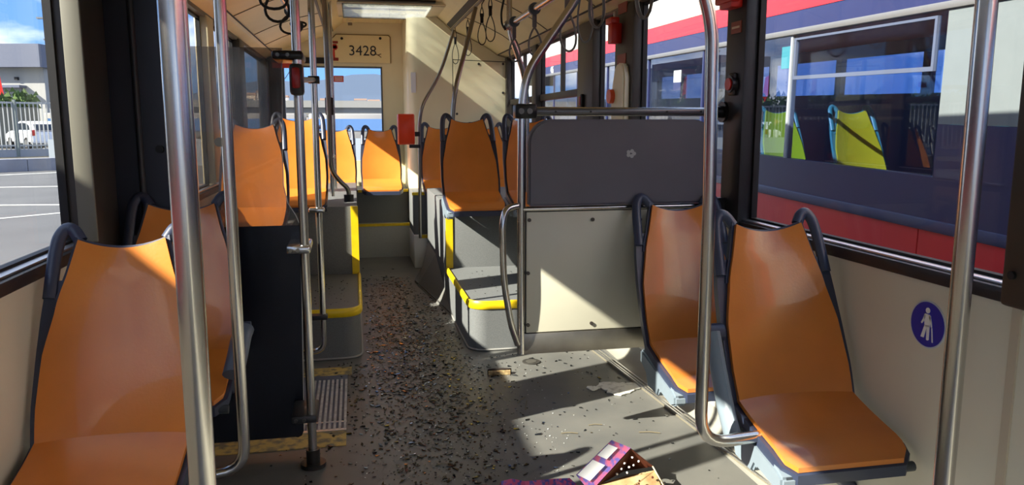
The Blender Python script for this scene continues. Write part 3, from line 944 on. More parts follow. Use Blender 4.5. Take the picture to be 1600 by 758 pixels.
zb4 = at(500, 548, Y=4.05).z
p4 = pole('steel pole behind the centre pole bending left above the podium foot', [(b4.x, 4.05, 2.2), (b4.x, 4.05, zb4), (b4.x - 0.11, 4.05, zb4 - 0.005)], 0.0165, 0.09)
z = at(500, 495, Y=4.05).z
box('clamp', b4.x - 0.06, b4.x + 0.025, 4.02, 4.075, z - 0.013, z + 0.013, DARK, p4, 0.006)
z = at(500, 328, Y=4.05).z
box('clamp', b4.x - 0.05, b4.x + 0.03, 4.02, 4.075, z - 0.013, z + 0.013, STEEL, p4, 0.008)
cyl('end_socket', (b4.x - 0.12, 4.05, zb4 - 0.005), (1, 0, 0), 0.024, 0.03, DARK, p4, 14)
z = at(502, 125, Y=4.05).z
box('clamp', b4.x - 0.028, b4.x + 0.028, 4.02, 4.08, z - 0.018, z + 0.018, MATS['clamp_black'], p4, 0.004)

bx = at(545, 306, Y=5.5)
p7 = pole('slim bent pole footed on the left podium top', [(bx.x, 5.5, 0.79), (bx.x, 5.5, at(545, 295, Y=5.5).z), at(532, 284, Y=5.45), at(517, 266, Y=5.4), at(513, 150, Y=5.35), at(509, 60, Y=5.3), (at(507, 30, Y=5.3).x, 5.3, 2.24)], 0.016, 0.10, mat_=mat('dark_steel', (0.30, 0.28, 0.25), 0.3, 1.0))
cyl('foot_cap', (bx.x, 5.5, 0.795), (0, 0, 1), 0.034, 0.05, BLACK, p7, 16)
b8 = at(516, 200, Y=5.9)
p8 = pole('steel pole standing behind the slim bent pole with a red button', [(b8.x, 5.9, 0.775), (b8.x, 5.9, 2.25)], 0.0165)
z = at(520, 165, Y=5.85).z
box('button_housing', b8.x - 0.03, b8.x + 0.03, 5.84, 5.90, z - 0.07, z + 0.06, MATS['button_black'], p8, 0.01)
box('button_red_face', b8.x - 0.022, b8.x + 0.010, 5.832, 5.845, z - 0.05, z + 0.05, RED, p8, 0.006)
box('clamp', b8.x - 0.05, b8.x + 0.03, 5.87, 5.93, at(520, 245, Y=5.9).z - 0.015, at(520, 245, Y=5.9).z + 0.015, STEEL, p8, 0.008)
b9 = at(521, 200, Y=6.6)
p9 = pole('farthest steel pole of the cluster left of the aisle', [(b9.x, 6.6, 0.775), (b9.x, 6.6, 2.3)], 0.0165)

# right poles
b5 = at(1109, 300, D=2.0)
zb = at(1103, 694, Y=b5.y).z
tp = at(1093, 0, Y=b5.y)
p5 = pole('steel pole bending below to the nearest right seat', [(RX, b5.y, RZ), (tp.x, b5.y, tp.z + 0.05), at(1113, 40, Y=b5.y), (b5.x, b5.y, 1.1), (b5.x, b5.y, zb), (1.09, b5.y + 0.02, zb)], 0.0170, 0.11)
b6 = at(1515, 300, D=1.33)
p6 = pole('thick steel pole nearest on the right across the window', [(b6.x, b6.y, 0), (b6.x, b6.y, 2.05)], 0.0175)
cyl('foot_flange', (b6.x, b6.y, 0.012), (0, 0, 1), 0.045, 0.024, DARK, p6)
# rear bent poles up to the duct
r1_ = pole('bent steel pole rising from the orange red box to the ceiling', [at(657, 372, Y=6.92), at(655, 195, Y=6.9), at(659, 165, Y=6.9), at(688, 115, Y=7.0), at(702, 70, Y=7.1), at(709, 48, Y=7.2)], 0.015, 0.15, mat_=MATS['dark_steel'])
r2_ = pole('bent steel pole rising behind the right podium seat', [at(707, 300, Y=5.62), at(707, 178, Y=5.62), at(712, 135, Y=5.62), at(729, 70, Y=5.75), at(743, 12, Y=5.85)], 0.0165, 0.15, mat_=MATS['dark_steel'])

# orange red box
o0, o1 = at(621, 178, Y=6.8), at(648, 226, Y=6.8)
ob = thing('ticket_validator', 'orange red box fixed to the bent rear pole', 'box', ((o0.x + o1.x) / 2, 6.8, o1.z))
box('case', o0.x, o1.x, 6.76, 6.88, o1.z, o0.z, ORBOX, ob, 0.012)
box('front_lid', o0.x + 0.006, o1.x - 0.006, 6.752, 6.762, o1.z + 0.006, o0.z - 0.006, ORBOX, ob, 0.004)
box('bracket', o0.x + 0.10, o1.x + 0.05, 6.82, 6.9, o1.z - 0.03, o1.z - 0.002, DARK, ob)
box('pole_clamp', o1.x, o1.x + 0.05, 6.84, 6.91, o1.z + 0.07, o1.z + 0.11, DARK, ob)

# ================================================================== glass screen by the door
scr = thing('door_screen', 'transparent dirty screen with dark lower panel left of the centre pole', 'screen', (-0.45, b3.y, 0.2))
SY = 3.07
L0 = XL + 0.212
ol_ = [at(x, y, Y=SY) for (x, y) in ((440, 75), (441, 150), (441, 230), (443, 290), (450, 318), (462, 336), (469, 352))]
zsplit = ol_[-1].z
pts = [(L0, zsplit), (L0, ol_[0].z)] + [(p.x, p.z) for p in ol_]
prism('glass_pane', pts, 'y', SY - 0.003, SY + 0.003, SMOKE, scr)
lp = [(p.x, p.z) for p in (at(469, 352, Y=SY), at(472, 480, Y=SY), at(475, 672, Y=SY), at(472, 680, Y=SY), at(466, 683, Y=SY))]
zbot = at(400, 687, Y=SY).z
prism('dark_panel', [(L0, zbot), (L0, zsplit)] + lp + [(lp[-1][0] - 0.01, zbot)], 'y', SY - 0.004, SY + 0.004, mat('screen_dark', srgb(24, 26, 36), 0.25), scr)
tube('edge_seal', [at(x, y, Y=SY - 0.003) for (x, y) in ((440, 75), (441, 150), (441, 230), (443, 290), (450, 318), (462, 336), (469, 352), (472, 480), (475, 672))], 0.0018, mat('edge_seal', srgb(180, 182, 180), 0.4), scr, 6)
# red notices left
q0, q1 = at(424, 97, Y=8.3), at(470, 106, Y=8.3)
nb_ = thing('notice_strip', 'long red notice strip at the top left of the rear window', 'sign', (q0.x, 8.3, q1.z))
box('strip', q0.x, q1.x, 8.36, 8.372, q1.z, q0.z, mat('notice_red', srgb(206, 72, 60), 0.5), nb_)
box('dark_rail', q0.x - 0.05, q1.x + 0.25, 8.372, 8.395, q0.z + 0.0, q0.z + 0.06, BLACK, nb_)
q0 = at(452, 65, Z=2.17)
nc_ = thing('ceiling_notice', 'small orange red label on the left sloping ceiling panel', 'sign', (q0.x, q0.y, q0.z))
vs = [(-0.47, q0.y - 0.12, 2.150), (-0.36, q0.y - 0.12, 2.181), (-0.36, q0.y + 0.12, 2.181), (-0.47, q0.y + 0.12, 2.150)]
pyd('label_sheet', vs + [(v[0], v[1], v[2] - 0.003) for v in vs], [(0, 1, 2, 3), (7, 6, 5, 4), (0, 4, 5, 1), (1, 5, 6, 2), (2, 6, 7, 3), (3, 7, 4, 0)], mat('label_orange', srgb(200, 90, 50), 0.5), nc_)


CY = q0.y - 0.13
ct = at(455, 68, Y=CY)
ct.z = 2.162
cd_ = thing('pull_cord', 'thin white cord hanging loose from the ceiling label', 'cord', tuple(ct))
tube('cord', [ct] + [at(x, y, Y=CY) for (x, y) in ((456, 95), (453, 112), (440, 130), (432, 150), (430, 190), (431, 215))], 0.004, mat('cord_white', srgb(200, 200, 196), 0.5), cd_, 6, fil=0.05)
cyl('cord_anchor', (ct.x, ct.y, 2.158), (0, 0, 1), 0.015, 0.03, MATS['cord_white'], cd_, 10)

# ================================================================== straps
def loop_path(c, w, h, tilt=0.0, yaw=0.0, n=20, pointed=True):
    """teardrop loop hanging below c"""
    pts = []
    for k in range(n + 1):
        a = 2 * math.pi * k / n
        x = math.sin(a) * w / 2 * (math.sin(a / 2) ** 0.8 if pointed else 1)
        z = -h * (1 - math.cos(a)) / 2
        v = Vector((x * math.cos(yaw), x * math.sin(yaw), z))
        v.x += -z * tilt
        pts.append(Vector(c) + v)
    return pts


def strap(label, c, w, h, r, m, tilt=0, yaw=0, hook=True, grip=None, group='hanging straps', stem=0.0, flat=None, rail=None):
    t = thing('hanging_strap', label, 'strap', tuple(c), 0, group)
    c = Vector(c)
    if rail:
        cyl('rail_ring', rail, (0, 1, 0), 0.03, 0.025, mat('ring_slate', srgb(72, 84, 96), 0.5), t, 16)
    if stem:
        box('stem', c.x - 0.011, c.x + 0.011, c.y - 0.006, c.y + 0.006, c.z - stem, c.z, m, t, 0.003)
        c = c - Vector((0, 0, stem))
    tube('loop', loop_path(c, w, h, tilt, yaw), r, m, t, 8, flat=flat)
    if grip:
        box('crimp', c.x - 0.012, c.x + 0.012, c.y - 0.01, c.y + 0.01, c.z - h * .16 - grip, c.z - h * .16, BLACK, t, 0.004)
    return t


for i, (px, pt, pb, Y, w, lb) in enumerate(((415 / 5.831 + 640, 47, 100, 7.35, 0.075, 'thin wire strap nearest the engine tower below the right duct'),
                                      (530 / 5.831 + 640, 31, 87, 6.7, 0.075, 'thin wire strap half behind the bent pole below the right duct'),
                                      (658 / 5.831 + 640, 11, 70, 5.6, 0.075, 'thin wire strap with narrow loop below the right duct'),
                                      (735 / 5.831 + 640, -4, 65, 5.3, 0.08, 'thin wire strap with a black crimp frontmost below the right duct'))):
    a, b = at(px, pt, Y=Y), at(px, pb, Y=Y)
    t = strap(lb, (a.x, Y, b.z + (a.z - b.z) * 0.62), w, (a.z - b.z) * 0.62, 0.0035, STRAP, group='wire straps below the right duct')
    tube('upper_eye', loop_path((a.x, Y, a.z), 0.03, (a.z - b.z) * 0.3, n=14), 0.0035, STRAP, t, 6)
    zc = b.z + (a.z - b.z) * 0.62
    box('crimp', a.x - 0.011, a.x + 0.011, Y - 0.01, Y + 0.01, zc - 0.01, zc + 0.055, BLACK, t, 0.004)
    tube('hook', [(a.x, Y, a.z - 0.01), (a.x, Y, a.z + 0.02), (0.95, Y, 2.205)], 0.004, BLACK, t, 6)
for i, (Y, px, pb, w, yaw, lb) in enumerate(((4.36, 804, 96, 0.10, 0.5, 'grey strap farthest back on the right overhead rail'),
                                         (3.86, 833, 88, 0.10, 0.4, 'grey strap second from the back on the right overhead rail'),
                                         (3.25, 870, 80, 0.10, 0.3, 'grey strap crossing behind the curved partition post'))):
    zb = at(px, pb, Y=Y).z
    stem = 0.07
    strap(lb, (RX, Y, RZ - 0.02), w, (RZ - 0.02 - stem) - zb, 0.005, STRAPG, 0.05, yaw, stem=stem, rail=(RX, Y, RZ), group='grey straps on the right overhead rail')
for (px, pb, D, w, lb) in ((932, 43, 2.15, 0.075, 'wide grey loop strap hanging over the pillar with the hammer'), (1006, 29, 1.75, 0.07, 'wide grey loop strap nearest on the right overhead rail')):
    b = at(px, pb, D=D)
    b.x = RX if abs(b.x - RX) < 0.25 else b.x
    q = at(px, pb, X=RX)
    strap(lb, (RX, q.y, RZ - 0.02), w, RZ - 0.02 - q.z, 0.006, STRAPG, 0, 0.15, flat=(0.011, 0.004), rail=(RX, q.y, RZ), group='wide grey loops on the right overhead rail')
q = at(926, 62, X=RX)
strap('thin grey strap loop beside the wide grey loop', (RX, q.y + 0.10, RZ - 0.02), 0.08, RZ - 0.02 - q.z, 0.004, STRAPG, 0, 0.1, rail=(RX, q.y + 0.10, RZ), group='thin grey straps on the right overhead rail')
for (px, pb, w, lb) in ((428, 14, 0.13, 'black strap loop leftmost at the top of the picture'), (434, 34, 0.12, 'wide black strap loop left of the centre pole'),
                        (455, 53, 0.13, 'black strap loop hanging lowest across the centre pole'), (466, 34, 0.11, 'black strap loop between the two front poles')):
    q = at(px, pb, X=-0.30)
    strap(lb, (-0.30, q.y, RZ - 0.015), w, RZ - 0.015 - q.z, 0.006, STRAP, yaw=0.1, rail=(-0.30, q.y, RZ), group='black straps on the left overhead rail')

# ================================================================== pillar fittings
def fit(px0, py0, px1, py1, X, name, label, cat, m, depth=0.03, face=None):
    a, b = at(px0, py0, X=X), at(px1, py1, X=X)
    y0, y1 = sorted((a.y, b.y))
    t = thing(name, label, cat, (X, (y0 + y1) / 2, min(a.z, b.z)))
    z0, z1 = sorted((a.z, b.z))
    return t, y0, y1, z0, z1


PX = XR - 0.02
t, y0, y1, z0, z1 = fit(1141, 115, 1153, 149, PX, 'stop_button', 'oval red and black stop button on the pillar above the rail flange', 'button', DARK)
cyl('housing', (PX - 0.012, 2.86, (z0 + z1) / 2), (1, 0, 0), 0.034, 0.024, MATS['button_black'], t, 18).scale = (1, 1, 1)
box('back_plate', PX - 0.018, PX + 0.001, 2.836, 2.884, z0, z1, MATS['button_black'], t, 0.007)
cyl('red_face', (PX - 0.026, 2.86, (z0 + z1) / 2), (1, 0, 0), 0.024, 0.008, RED, t, 18)
t, y0, y1, z0, z1 = fit(905, 148, 913, 168, PX, 'stop_button', 'dark red stop button on the pillar before the hopper window', 'button', DARK)
box('housing', PX - 0.025, PX + 0.001, 4.90, 4.95, z0, z1, MATS['button_black'], t, 0.008)
box('red_face', PX - 0.03, PX - 0.02, 4.908, 4.942, z0 + 0.015, z1 - 0.015, MATS['button_red'], t, 0.004)
t, y0, y1, z0, z1 = fit(953, 43, 970, 68, PX, 'hammer_box', 'red emergency hammer box on the dark pillar', 'box', RED)
box('case', PX - 0.06, PX + 0.001, 4.20, 4.27, z0, z1, RED, t, 0.006)
box('hammer_head', PX - 0.07, PX - 0.02, 4.185, 4.285, z1 - 0.005, z1 + 0.03, RED, t, 0.006)
cyl('pin', (PX - 0.03, 4.24, z1 + 0.045), (0, 0, 1), 0.008, 0.04, MATS['cord_white'], t, 8)
box('warning_label', PX - 0.004, PX + 0.001, 4.12, 4.26, z0 - 0.15, z0 - 0.06, mat('label_brick', srgb(150, 70, 50), 0.5), t)
box('warning_label', PX - 0.004, PX + 0.001, 4.12, 4.26, z1 + 0.05, z1 + 0.12, MATS['label_brick'], t)
t, y0, y1, z0, z1 = fit(1136, 0, 1158, 12, PX, 'hammer_box', 'red emergency hammer box at the top of the near pillar', 'box', RED)
box('case', PX - 0.05, PX + 0.001, 2.82, 2.92, z0, z0 + 0.12, RED, t, 0.006)
box('hammer_head', PX - 0.06, PX - 0.02, 2.80, 2.94, z0 + 0.02, z0 + 0.05, RED, t, 0.006)
t, y0, y1, z0, z1 = fit(1143, 36, 1160, 50, PX, 'warning_label', 'small brick red label on the near right pillar', 'sign', RED)
box('label_sheet', PX - 0.004, PX + 0.001, 2.82, 2.90, z0, z1, MATS['label_brick'], t)
box('print_line', PX - 0.006, PX - 0.003, 2.83, 2.89, (z0 + z1) / 2 - 0.004, (z0 + z1) / 2 + 0.004, mat('print_cream', srgb(220, 190, 160), 0.5), t)
part(cyl('bolt_head', (PX - 0.002, 1.475, at(1590, 432, X=PX).z), (1, 0, 0), 0.010, 0.01, BLACK, None, 12), bpy.data.objects['trim_10'])
# cream conduit and cover on the pillar between windows 2 and 3
t = thing('pillar_cover', 'cream plastic cover with a red light at the foot of the dark pillar', 'cover', (PX, 4.2, 1.35))
ca, cb = at(968, 100, X=PX), at(986, 172, X=PX)
prism('cover_shell', [(4.05, cb.z - 0.08), (4.25, cb.z - 0.08), (4.25, cb.z + 0.1), (4.20, ca.z - 0.03), (4.16, ca.z), (4.08, ca.z - 0.01), (4.05, ca.z - 0.08)], 'x', PX - 0.04, PX + 0.001, CREAM, t, 0.01)
cyl('red_light', (PX - 0.05, 4.22, cb.z + 0.08), (1, 0, 0), 0.04, 0.03, mat('lamp_red', srgb(230, 90, 50), 0.3), t, 16)

# blue round sticker
sc = at(1450, 507, X=XR)
stk = thing('priority_sticker', 'blue round sticker with white walking figure and cane on the wall', 'sticker', (XR, sc.y, sc.z))
R_ = abs(at(1450, 472, X=XR).z - at(1450, 543, X=XR).z) / 2
cyl('white_rim', (XR - 0.0008, sc.y, sc.z), (1, 0, 0), R_ * 1.07, 0.0016, mat('rim_pale', srgb(196, 204, 214), 0.4), stk, 40)
cyl('blue_disc', (XR - 0.0014, sc.y, sc.z), (1, 0, 0), R_, 0.0028, BLUES, stk, 40)


def fig(name, pts):
    # u: right in the picture (towards -Y), v: up
    prism(name, [(sc.y - u * R_, sc.z + v * R_) for u, v in pts], 'x', XR - 0.0042, XR - 0.0026, WHITE, stk)


cyl('head', (XR - 0.0034, sc.y, sc.z + R_ * 0.63), (1, 0, 0), R_ * 0.125, 0.0016, WHITE, stk, 18)
fig('torso', [(-0.16, 0.46), (0.14, 0.46), (0.20, 0.40), (0.17, -0.06), (-0.13, -0.06), (-0.2, 0.40)])
fig('arm', [(-0.18, 0.44), (-0.26, 0.2), (-0.36, 0.02), (-0.30, -0.02), (-0.17, 0.16), (-0.12, 0.36)])
fig('arm', [(0.16, 0.44), (0.27, 0.18), (0.32, -0.06), (0.25, -0.07), (0.18, 0.14), (0.12, 0.36)])
fig('leg', [(-0.13, -0.04), (0.02, -0.04), (-0.13, -0.62), (-0.32, -0.62), (-0.30, -0.56)])
fig('leg', [(0.00, -0.04), (0.17, -0.04), (0.17, -0.66), (0.10, -0.70), (0.03, -0.68)])
fig('cane', [(0.28, -0.08), (0.33, -0.08), (0.43, -0.72), (0.37, -0.72)])

# ================================================================== litter
shm = mat('glass_shards', srgb(24, 26, 27), 0.15, var=0.5, vscale=40, coat=0.4)
vs, fs = [], []


def shard(x, y, z, s, asp=1.0):
    a = random.random() * 6.283
    o = len(vs)
    k = 3 + int(random.random() * 2)
    h = s * random.uniform(0.15, 0.5)
    tl = random.uniform(-0.25, 0.25)
    for lv in (0, 1):
        for i in range(k):
            b = a + 6.283 * i / k + 0.3 * (random.random() if lv == 0 else 0.15)
            rr = s * (0.6 + 0.4 * ((i * 37 % 10) / 10))
            ux, uy = math.cos(b) * rr * asp, math.sin(b) * rr
            vs.append((x + ux * math.cos(a) - uy * math.sin(a), y + ux * math.sin(a) + uy * math.cos(a), z + lv * h + lv * ux * tl))
    fs.append(tuple(o + i for i in reversed(range(k))))
    fs.append(tuple(o + k + i for i in range(k)))
    for i in range(k):
        fs.append((o + i, o + (i + 1) % k, o + k + (i + 1) % k, o + k + i))


def in_floor(x, y):
    if y > 4.2 and not (0.03 < x < 0.60): return False
    if y > 5.9 and x > 0.44: return False
    return -0.75 < x < 1.36 and 2.0 < y < 7.5


cnt = 0
while cnt < 6800:
    y = random.choice((random.gauss(3.9, 0.75), random.gauss(4.6, 0.9), random.uniform(2.2, 6.6)))
    x = random.gauss(0.30, 0.19) if random.random() < 0.84 else random.uniform(-0.4, 1.35)
    if not in_floor(x, y): continue
    if x > 0.8 and random.random() < 0.35: continue
    s = abs(random.gauss(0.0034, 0.0030)) + 0.0014
    shard(x, y, 0.0015, min(s, 0.012), random.choice((1, 1, 1.6, 2.6)))
    cnt += 1
for k in range(120):        # on the podium steps
    if random.random() < .5: shard(random.uniform(0.68, 1.3), random.uniform(4.4, 5.3), 0.287, random.uniform(0.003, 0.007))
    else: shard(random.uniform(-0.35, -0.06), random.uniform(4.4, 5.2), 0.282, random.uniform(0.003, 0.008))
sh = pyd('broken_glass', vs, fs, shm)
tag(sh, 'dark shattered glass crumbs strewn along the aisle floor', 'debris', kind='stuff')
vs, fs = [], []
for k in range(420):
    while True:
        x, y = random.gauss(0.45, 0.35), random.uniform(2.1, 5.0)
        if in_floor(x, y): break
    shard(x, y, 0.0015, random.uniform(0.002, 0.0045))
sh2 = pyd('broken_glass', vs, fs, mat('pale_shards', srgb(220, 226, 222), 0.1))
tag(sh2, 'pale glinting glass crumbs scattered among the dark ones', 'debris', kind='stuff')

# wooden stick fragment
q = at(780, 582, Z=0.012)
wd = thing('wood_fragment', 'charred cream and brown wood fragment on the aisle floor', 'debris', (q.x, q.y, 0), -0.1)
pts = [(-0.058, -0.010), (-0.02, -0.016), (0.058, -0.009), (0.060, 0.008), (0.02, 0.011), (-0.03, 0.007), (-0.056, 0.012)]
o = prism('pale_splinter', pts, 'z', 0.001, 0.022, mat('wood_pale', srgb(206, 180, 128), 0.7, col2=srgb(120, 90, 56), vscale=40), None)
o.parent = wd
o = prism('charred_bark', [(-0.062, 0.004), (0.05, 0.004), (0.066, 0.015), (0.02, 0.026), (-0.05, 0.022)], 'z', 0.001, 0.028, mat('wood_char', srgb(44, 32, 24), 0.8, var=0.4, vscale=50), None)
o.parent = wd
for i, (px, py, l, a, lb) in enumerate(((815, 625, .09, .9, 'thin straw twig lying nearest the wood fragment'), (822, 633, .12, 1.3, 'long thin straw twig crossing the shadow line'), (690, 726, .05, 0.1, 'short pale twig in the shaded aisle'),
                                    (890, 677, .07, -.2, 'thin dark twig on the sunlit floor'), (1015, 676, .09, -0.3, 'thin pale twig on the sunlit floor before the bent pole'), (930, 664, .06, -.1, 'short dark twig on the sunlit floor'))):
    q = at(px, py, Z=0.004)
    t = tube('twig', [(q.x - l / 2 * math.cos(a), q.y - l / 2 * math.sin(a), 0.004), (q.x, q.y + 0.004, 0.006), (q.x + l / 2 * math.cos(a), q.y + l / 2 * math.sin(a), 0.004)], 0.0018, mat('twig_%d' % (i % 2), (srgb(120, 110, 84), srgb(66, 62, 54))[0 if i in (0, 1, 2, 4) else 1], 0.8), None, 6)
    tag(t, lb, 'twig')
# torn paper scrap
q = at(968, 607, Z=0.0)
pp_ = thing('paper_scrap', 'torn white paper flattened on the floor beside the rail', 'paper', (q.x, q.y, 0))
outl = []
for k in range(28):
    a = 2 * math.pi * k / 28
    rr = 1 + 0.22 * math.sin(3 * a + 1) + random.uniform(-0.12, 0.12)
    outl.append((0.105 * rr * math.cos(a), 0.085 * rr * math.sin(a)))
o = prism('torn_sheet', outl, 'z', 0.002, 0.007, mat('paper_white', srgb(236, 234, 222), 0.8, col2=srgb(190, 186, 170), vscale=30, lo=.3, hi=.5, bump=.4, bscale=60), None)
o.parent = pp_
outl2 = [(x * 0.3 - 0.13, y * 0.35 + 0.02) for x, y in outl]
o = prism('torn_corner', outl2, 'z', 0.002, 0.006, MATS['paper_white'], None)
o.parent = pp_
# torn snack carton in the foreground
CARD = mat('carton_inside', srgb(206, 178, 130), 0.8, col2=srgb(150, 116, 74), vscale=14)
bagp = mat('carton_print', srgb(214, 110, 146), 0.45, col2=srgb(116, 106, 190), vscale=48, lo=0.42, hi=0.56)
BROWN = mat('carton_brown', srgb(92, 44, 26), 0.6, var=0.4, vscale=30)
bag = thing('snack_carton', 'torn open snack carton with purple and pink print on the floor', 'carton', tuple(at(970, 758, Z=0)))


def bl(px, py, d):
    p = at(px, py, D=d * 1.175)
    p.z = max(p.z, 0.004)
    return p



P = dict(a=bl(955, 688, 2.32), b=bl(900, 742, 2.26), c=bl(925, 790, 2.20), d=bl(985, 700, 2.34), e=bl(932, 758, 2.28), f=bl(1020, 728, 2.36), g=bl(1042, 768, 2.34), h=bl(975, 735, 2.46), i=bl(940, 800, 2.25), k=bl(1040, 800, 2.3))


def slab(name, pts, m, th=0.004, parent=bag):
    pts = [Vector(p) for p in pts]
    nn = (pts[1] - pts[0]).cross(pts[2] - pts[0]).normalized() * th
    n_ = len(pts)
    pyd(name, pts + [p + nn for p in pts], [tuple(range(n_)), tuple(range(2 * n_ - 1, n_ - 1, -1))] + [(i, (i + 1) % n_, n_ + (i + 1) % n_, n_ + i) for i in range(n_)], m, parent)


slab('printed_side', [P['a'], P['b'], P['i'], P['e'], P['d']], bagp)


def lerp2(u, v):
    top = P['a'].lerp(P['d'], v)
    bot = P['b'].lerp(P['e'], v)
    return top.lerp(bot, u) - FW * 0.006


for (u0, u1, v0, v1) in ((0.10, 0.42, 0.02, 0.48), (0.55, 0.98, 0.02, 0.62)):
    slab('white_square', [lerp2(u0, v0), lerp2(u1, v0), lerp2(u1, v1), lerp2(u0, v1)], WHITE, 0.003)
slab('inner_wall', [P['d'], P['e'], P['h']], BROWN)
slab('inner_wall', [P['d'], P['h'], P['f']], BROWN)
slab('torn_flap', [P['e'] , P['h'] - FW * 0.05 - UP * 0.006, P['f'] - FW * 0.04 - UP * 0.004, P['g'], P['k'], P['i']], CARD)
slab('side_flap', [P['f'] - FW * 0.045, P['f'], P['g'] + RT * 0.006, P['k'] + RT * 0.006, P['g'] - FW * 0.03], mat('carton_cream', srgb(236, 214, 172), 0.7))
for k, (px, py) in enumerate(((976, 724), (983, 730), (971, 733), (990, 727), (998, 721), (964, 741), (980, 739), (988, 715))):
    c = bl(px, py, 2.325)
    ico = bmesh.new()
    bmesh.ops.create_icosphere(ico, subdivisions=1, radius=0.0042)
    for v in ico.verts: v.co = v.co * random.uniform(.8, 1.2) + c
    me = bpy.data.meshes.new('sugar_crumb')
    ico.to_mesh(me)
    ico.free()
    part(link(me, 'sugar_crumb', WHITE), bag)
for k in range(16):
    t_, s_ = random.uniform(.1, .9), random.uniform(.15, .8)
    c = (P['e'].lerp(P['f'], t_)).lerp(P['i'].lerp(P['g'], t_), s_) - FW * 0.055
    cyl('brown_spot', c, FW, random.uniform(0.002, 0.0045), 0.003, BROWN, bag, 8)
bag2 = thing('snack_wrapper', 'crumpled purple and pink wrapper beside the torn carton', 'wrapper', tuple(at(840, 770, Z=0)))
row = [(783, 752), (800, 748), (820, 752), (845, 750), (868, 748), (890, 747), (900, 756)]
top = [bl(x, y, 2.28 + 0.02 * (i % 2)) for i, (x, y) in enumerate(row)]
bot = [Vector((p.x, p.y - 0.05, 0.004)) for p in top]
bk = [Vector((p.x, p.y + 0.08, 0.004)) for p in top]
n_ = len(top)
vs = top + bot + bk
fs = [(i, i + 1, n_ + i + 1, n_ + i) for i in range(n_ - 1)] + [(i + 1, i, 2 * n_ + i, 2 * n_ + i + 1) for i in range(n_ - 1)] + [(n_ + i, n_ + i + 1, 2 * n_ + i + 1, 2 * n_ + i) for i in range(n_ - 1)] + [(0, n_, 2 * n_), (n_ - 1, 3 * n_ - 1, 2 * n_ - 1)]
pyd('wrapper_foil', vs, fs, mat('wrapper_print', srgb(200, 80, 120), 0.35, col2=srgb(84, 74, 150), vscale=60, lo=0.44, hi=0.54), bag2)

# ================================================================== outside: ground
GZ = -0.35
gr = box('ground', -400, 400, -200, 900, GZ - 0.5, GZ, mat('asphalt', srgb(92, 92, 92), 0.85, var=0.18, vscale=0.7, bump=0.2, bscale=30), None)
struct(gr, 'grey asphalt of the parking lot around the bus', 'ground')


def line_mark(label, p, q, w):
    a, b = at(*p, Z=GZ), at(*q, Z=GZ)
    d = (b - a)
    d.z = 0
    ext = d.normalized() * 2
    nrm = Vector((-d.y, d.x, 0)).normalized() * w / 2
    a, b = a - ext, b + ext
    vs = [a - nrm, a + nrm, b + nrm, b - nrm]
    vs = [Vector((v.x, v.y, GZ + 0.002)) for v in vs] + [Vector((v.x, v.y, GZ + 0.008)) for v in vs]
    o = pyd('parking_line', vs, [(3, 2, 1, 0), (4, 5, 6, 7), (0, 1, 5, 4), (1, 2, 6, 5), (2, 3, 7, 6), (3, 0, 4, 7)], mat('road_paint', srgb(196, 196, 186), 0.7, var=0.2, vscale=3))
    tag(o, label, 'road marking', 'white parking lines')


line_mark('white parking line nearest the bus on the left', (0, 342), (130, 330), 0.16)
line_mark('white parking line second from the bus on the left', (0, 321), (130, 320), 0.18)
line_mark('white parking line third from the bus on the left', (0, 293), (130, 291), 0.25)
line_mark('white parking line just before the kerb', (0, 274), (130, 268), 0.3)
ka, kb = at(-60, 272, Z=GZ), at(180, 262, Z=GZ)
kd = (kb - ka).normalized()
kn = Vector((-kd.y, kd.x, 0))
if kn.y < 0: kn = -kn


def wallseg(name, a, b, depth, z0, z1, m, parent=None):
    vs = [a, b, b + kn * depth, a + kn * depth]
    vv = [Vector((v.x, v.y, z0)) for v in vs] + [Vector((v.x, v.y, z1)) for v in vs]
    return pyd(name, vv, [(3, 2, 1, 0), (4, 5, 6, 7), (0, 1, 5, 4), (1, 2, 6, 5), (2, 3, 7, 6), (3, 0, 4, 7)], m, parent)


kerb = thing('kerb_barrier', 'low concrete barrier blocks edging the parking lot', 'barrier', tuple(ka))
L = (kb - ka).length
nblk = 5
for i in range(-2, nblk + 3):
    a, b = ka + kd * (L * (i + 0.01) / nblk), ka + kd * (L * (i + 0.99) / nblk)
    wallseg('barrier_block', a, b, 0.6, GZ, GZ + 0.45, mat('concrete_block', srgb(140, 142, 150), 0.8, var=0.15, vscale=2), kerb)
vg = wallseg('dry_verge', ka + kn * 0.6 - kd * 30, kb + kn * 0.6 + kd * 3, 60, GZ, GZ + 0.3, mat('dry_earth', srgb(104, 98, 82), 0.9, var=0.3, vscale=1.5))
struct(vg, 'dry earth verge between the kerb and the fence', 'verge')
# fence
fa, fb = ka + kn * 6.5 - kd * 10, kb + kn * 6.5 + kd * 2
fn = thing('picket_fence', 'long pale metal railing fence in front of the parked cars', 'fence', tuple(fa))
wallseg('plinth', fa, fb, 0.3, GZ + 0.3, GZ + 0.62, mat('plinth_concrete', srgb(150, 154, 160), 0.8), fn)
FL = (fb - fa).length
parts_ = []
k = 0
FM = mat('fence_metal', srgb(170, 172, 170), 0.5, 0.2)
while k * 0.17 < FL:
    c = fa + kd * (k * 0.17)
    parts_.append(boxd(c.x - 0.022, c.x + 0.022, c.y - 0.012, c.y + 0.012, GZ + 0.6, GZ + 2.65))
    k += 1
v, f = merge(parts_)
pk = pyd('pickets', v, f, FM, fn)
pk['kind'] = 'stuff'
wallseg('fence_rail', fa, fb, 0.08, GZ + 2.58, GZ + 2.66, FM, fn)
wallseg('fence_rail', fa, fb, 0.08, GZ + 0.75, GZ + 0.82, FM, fn)
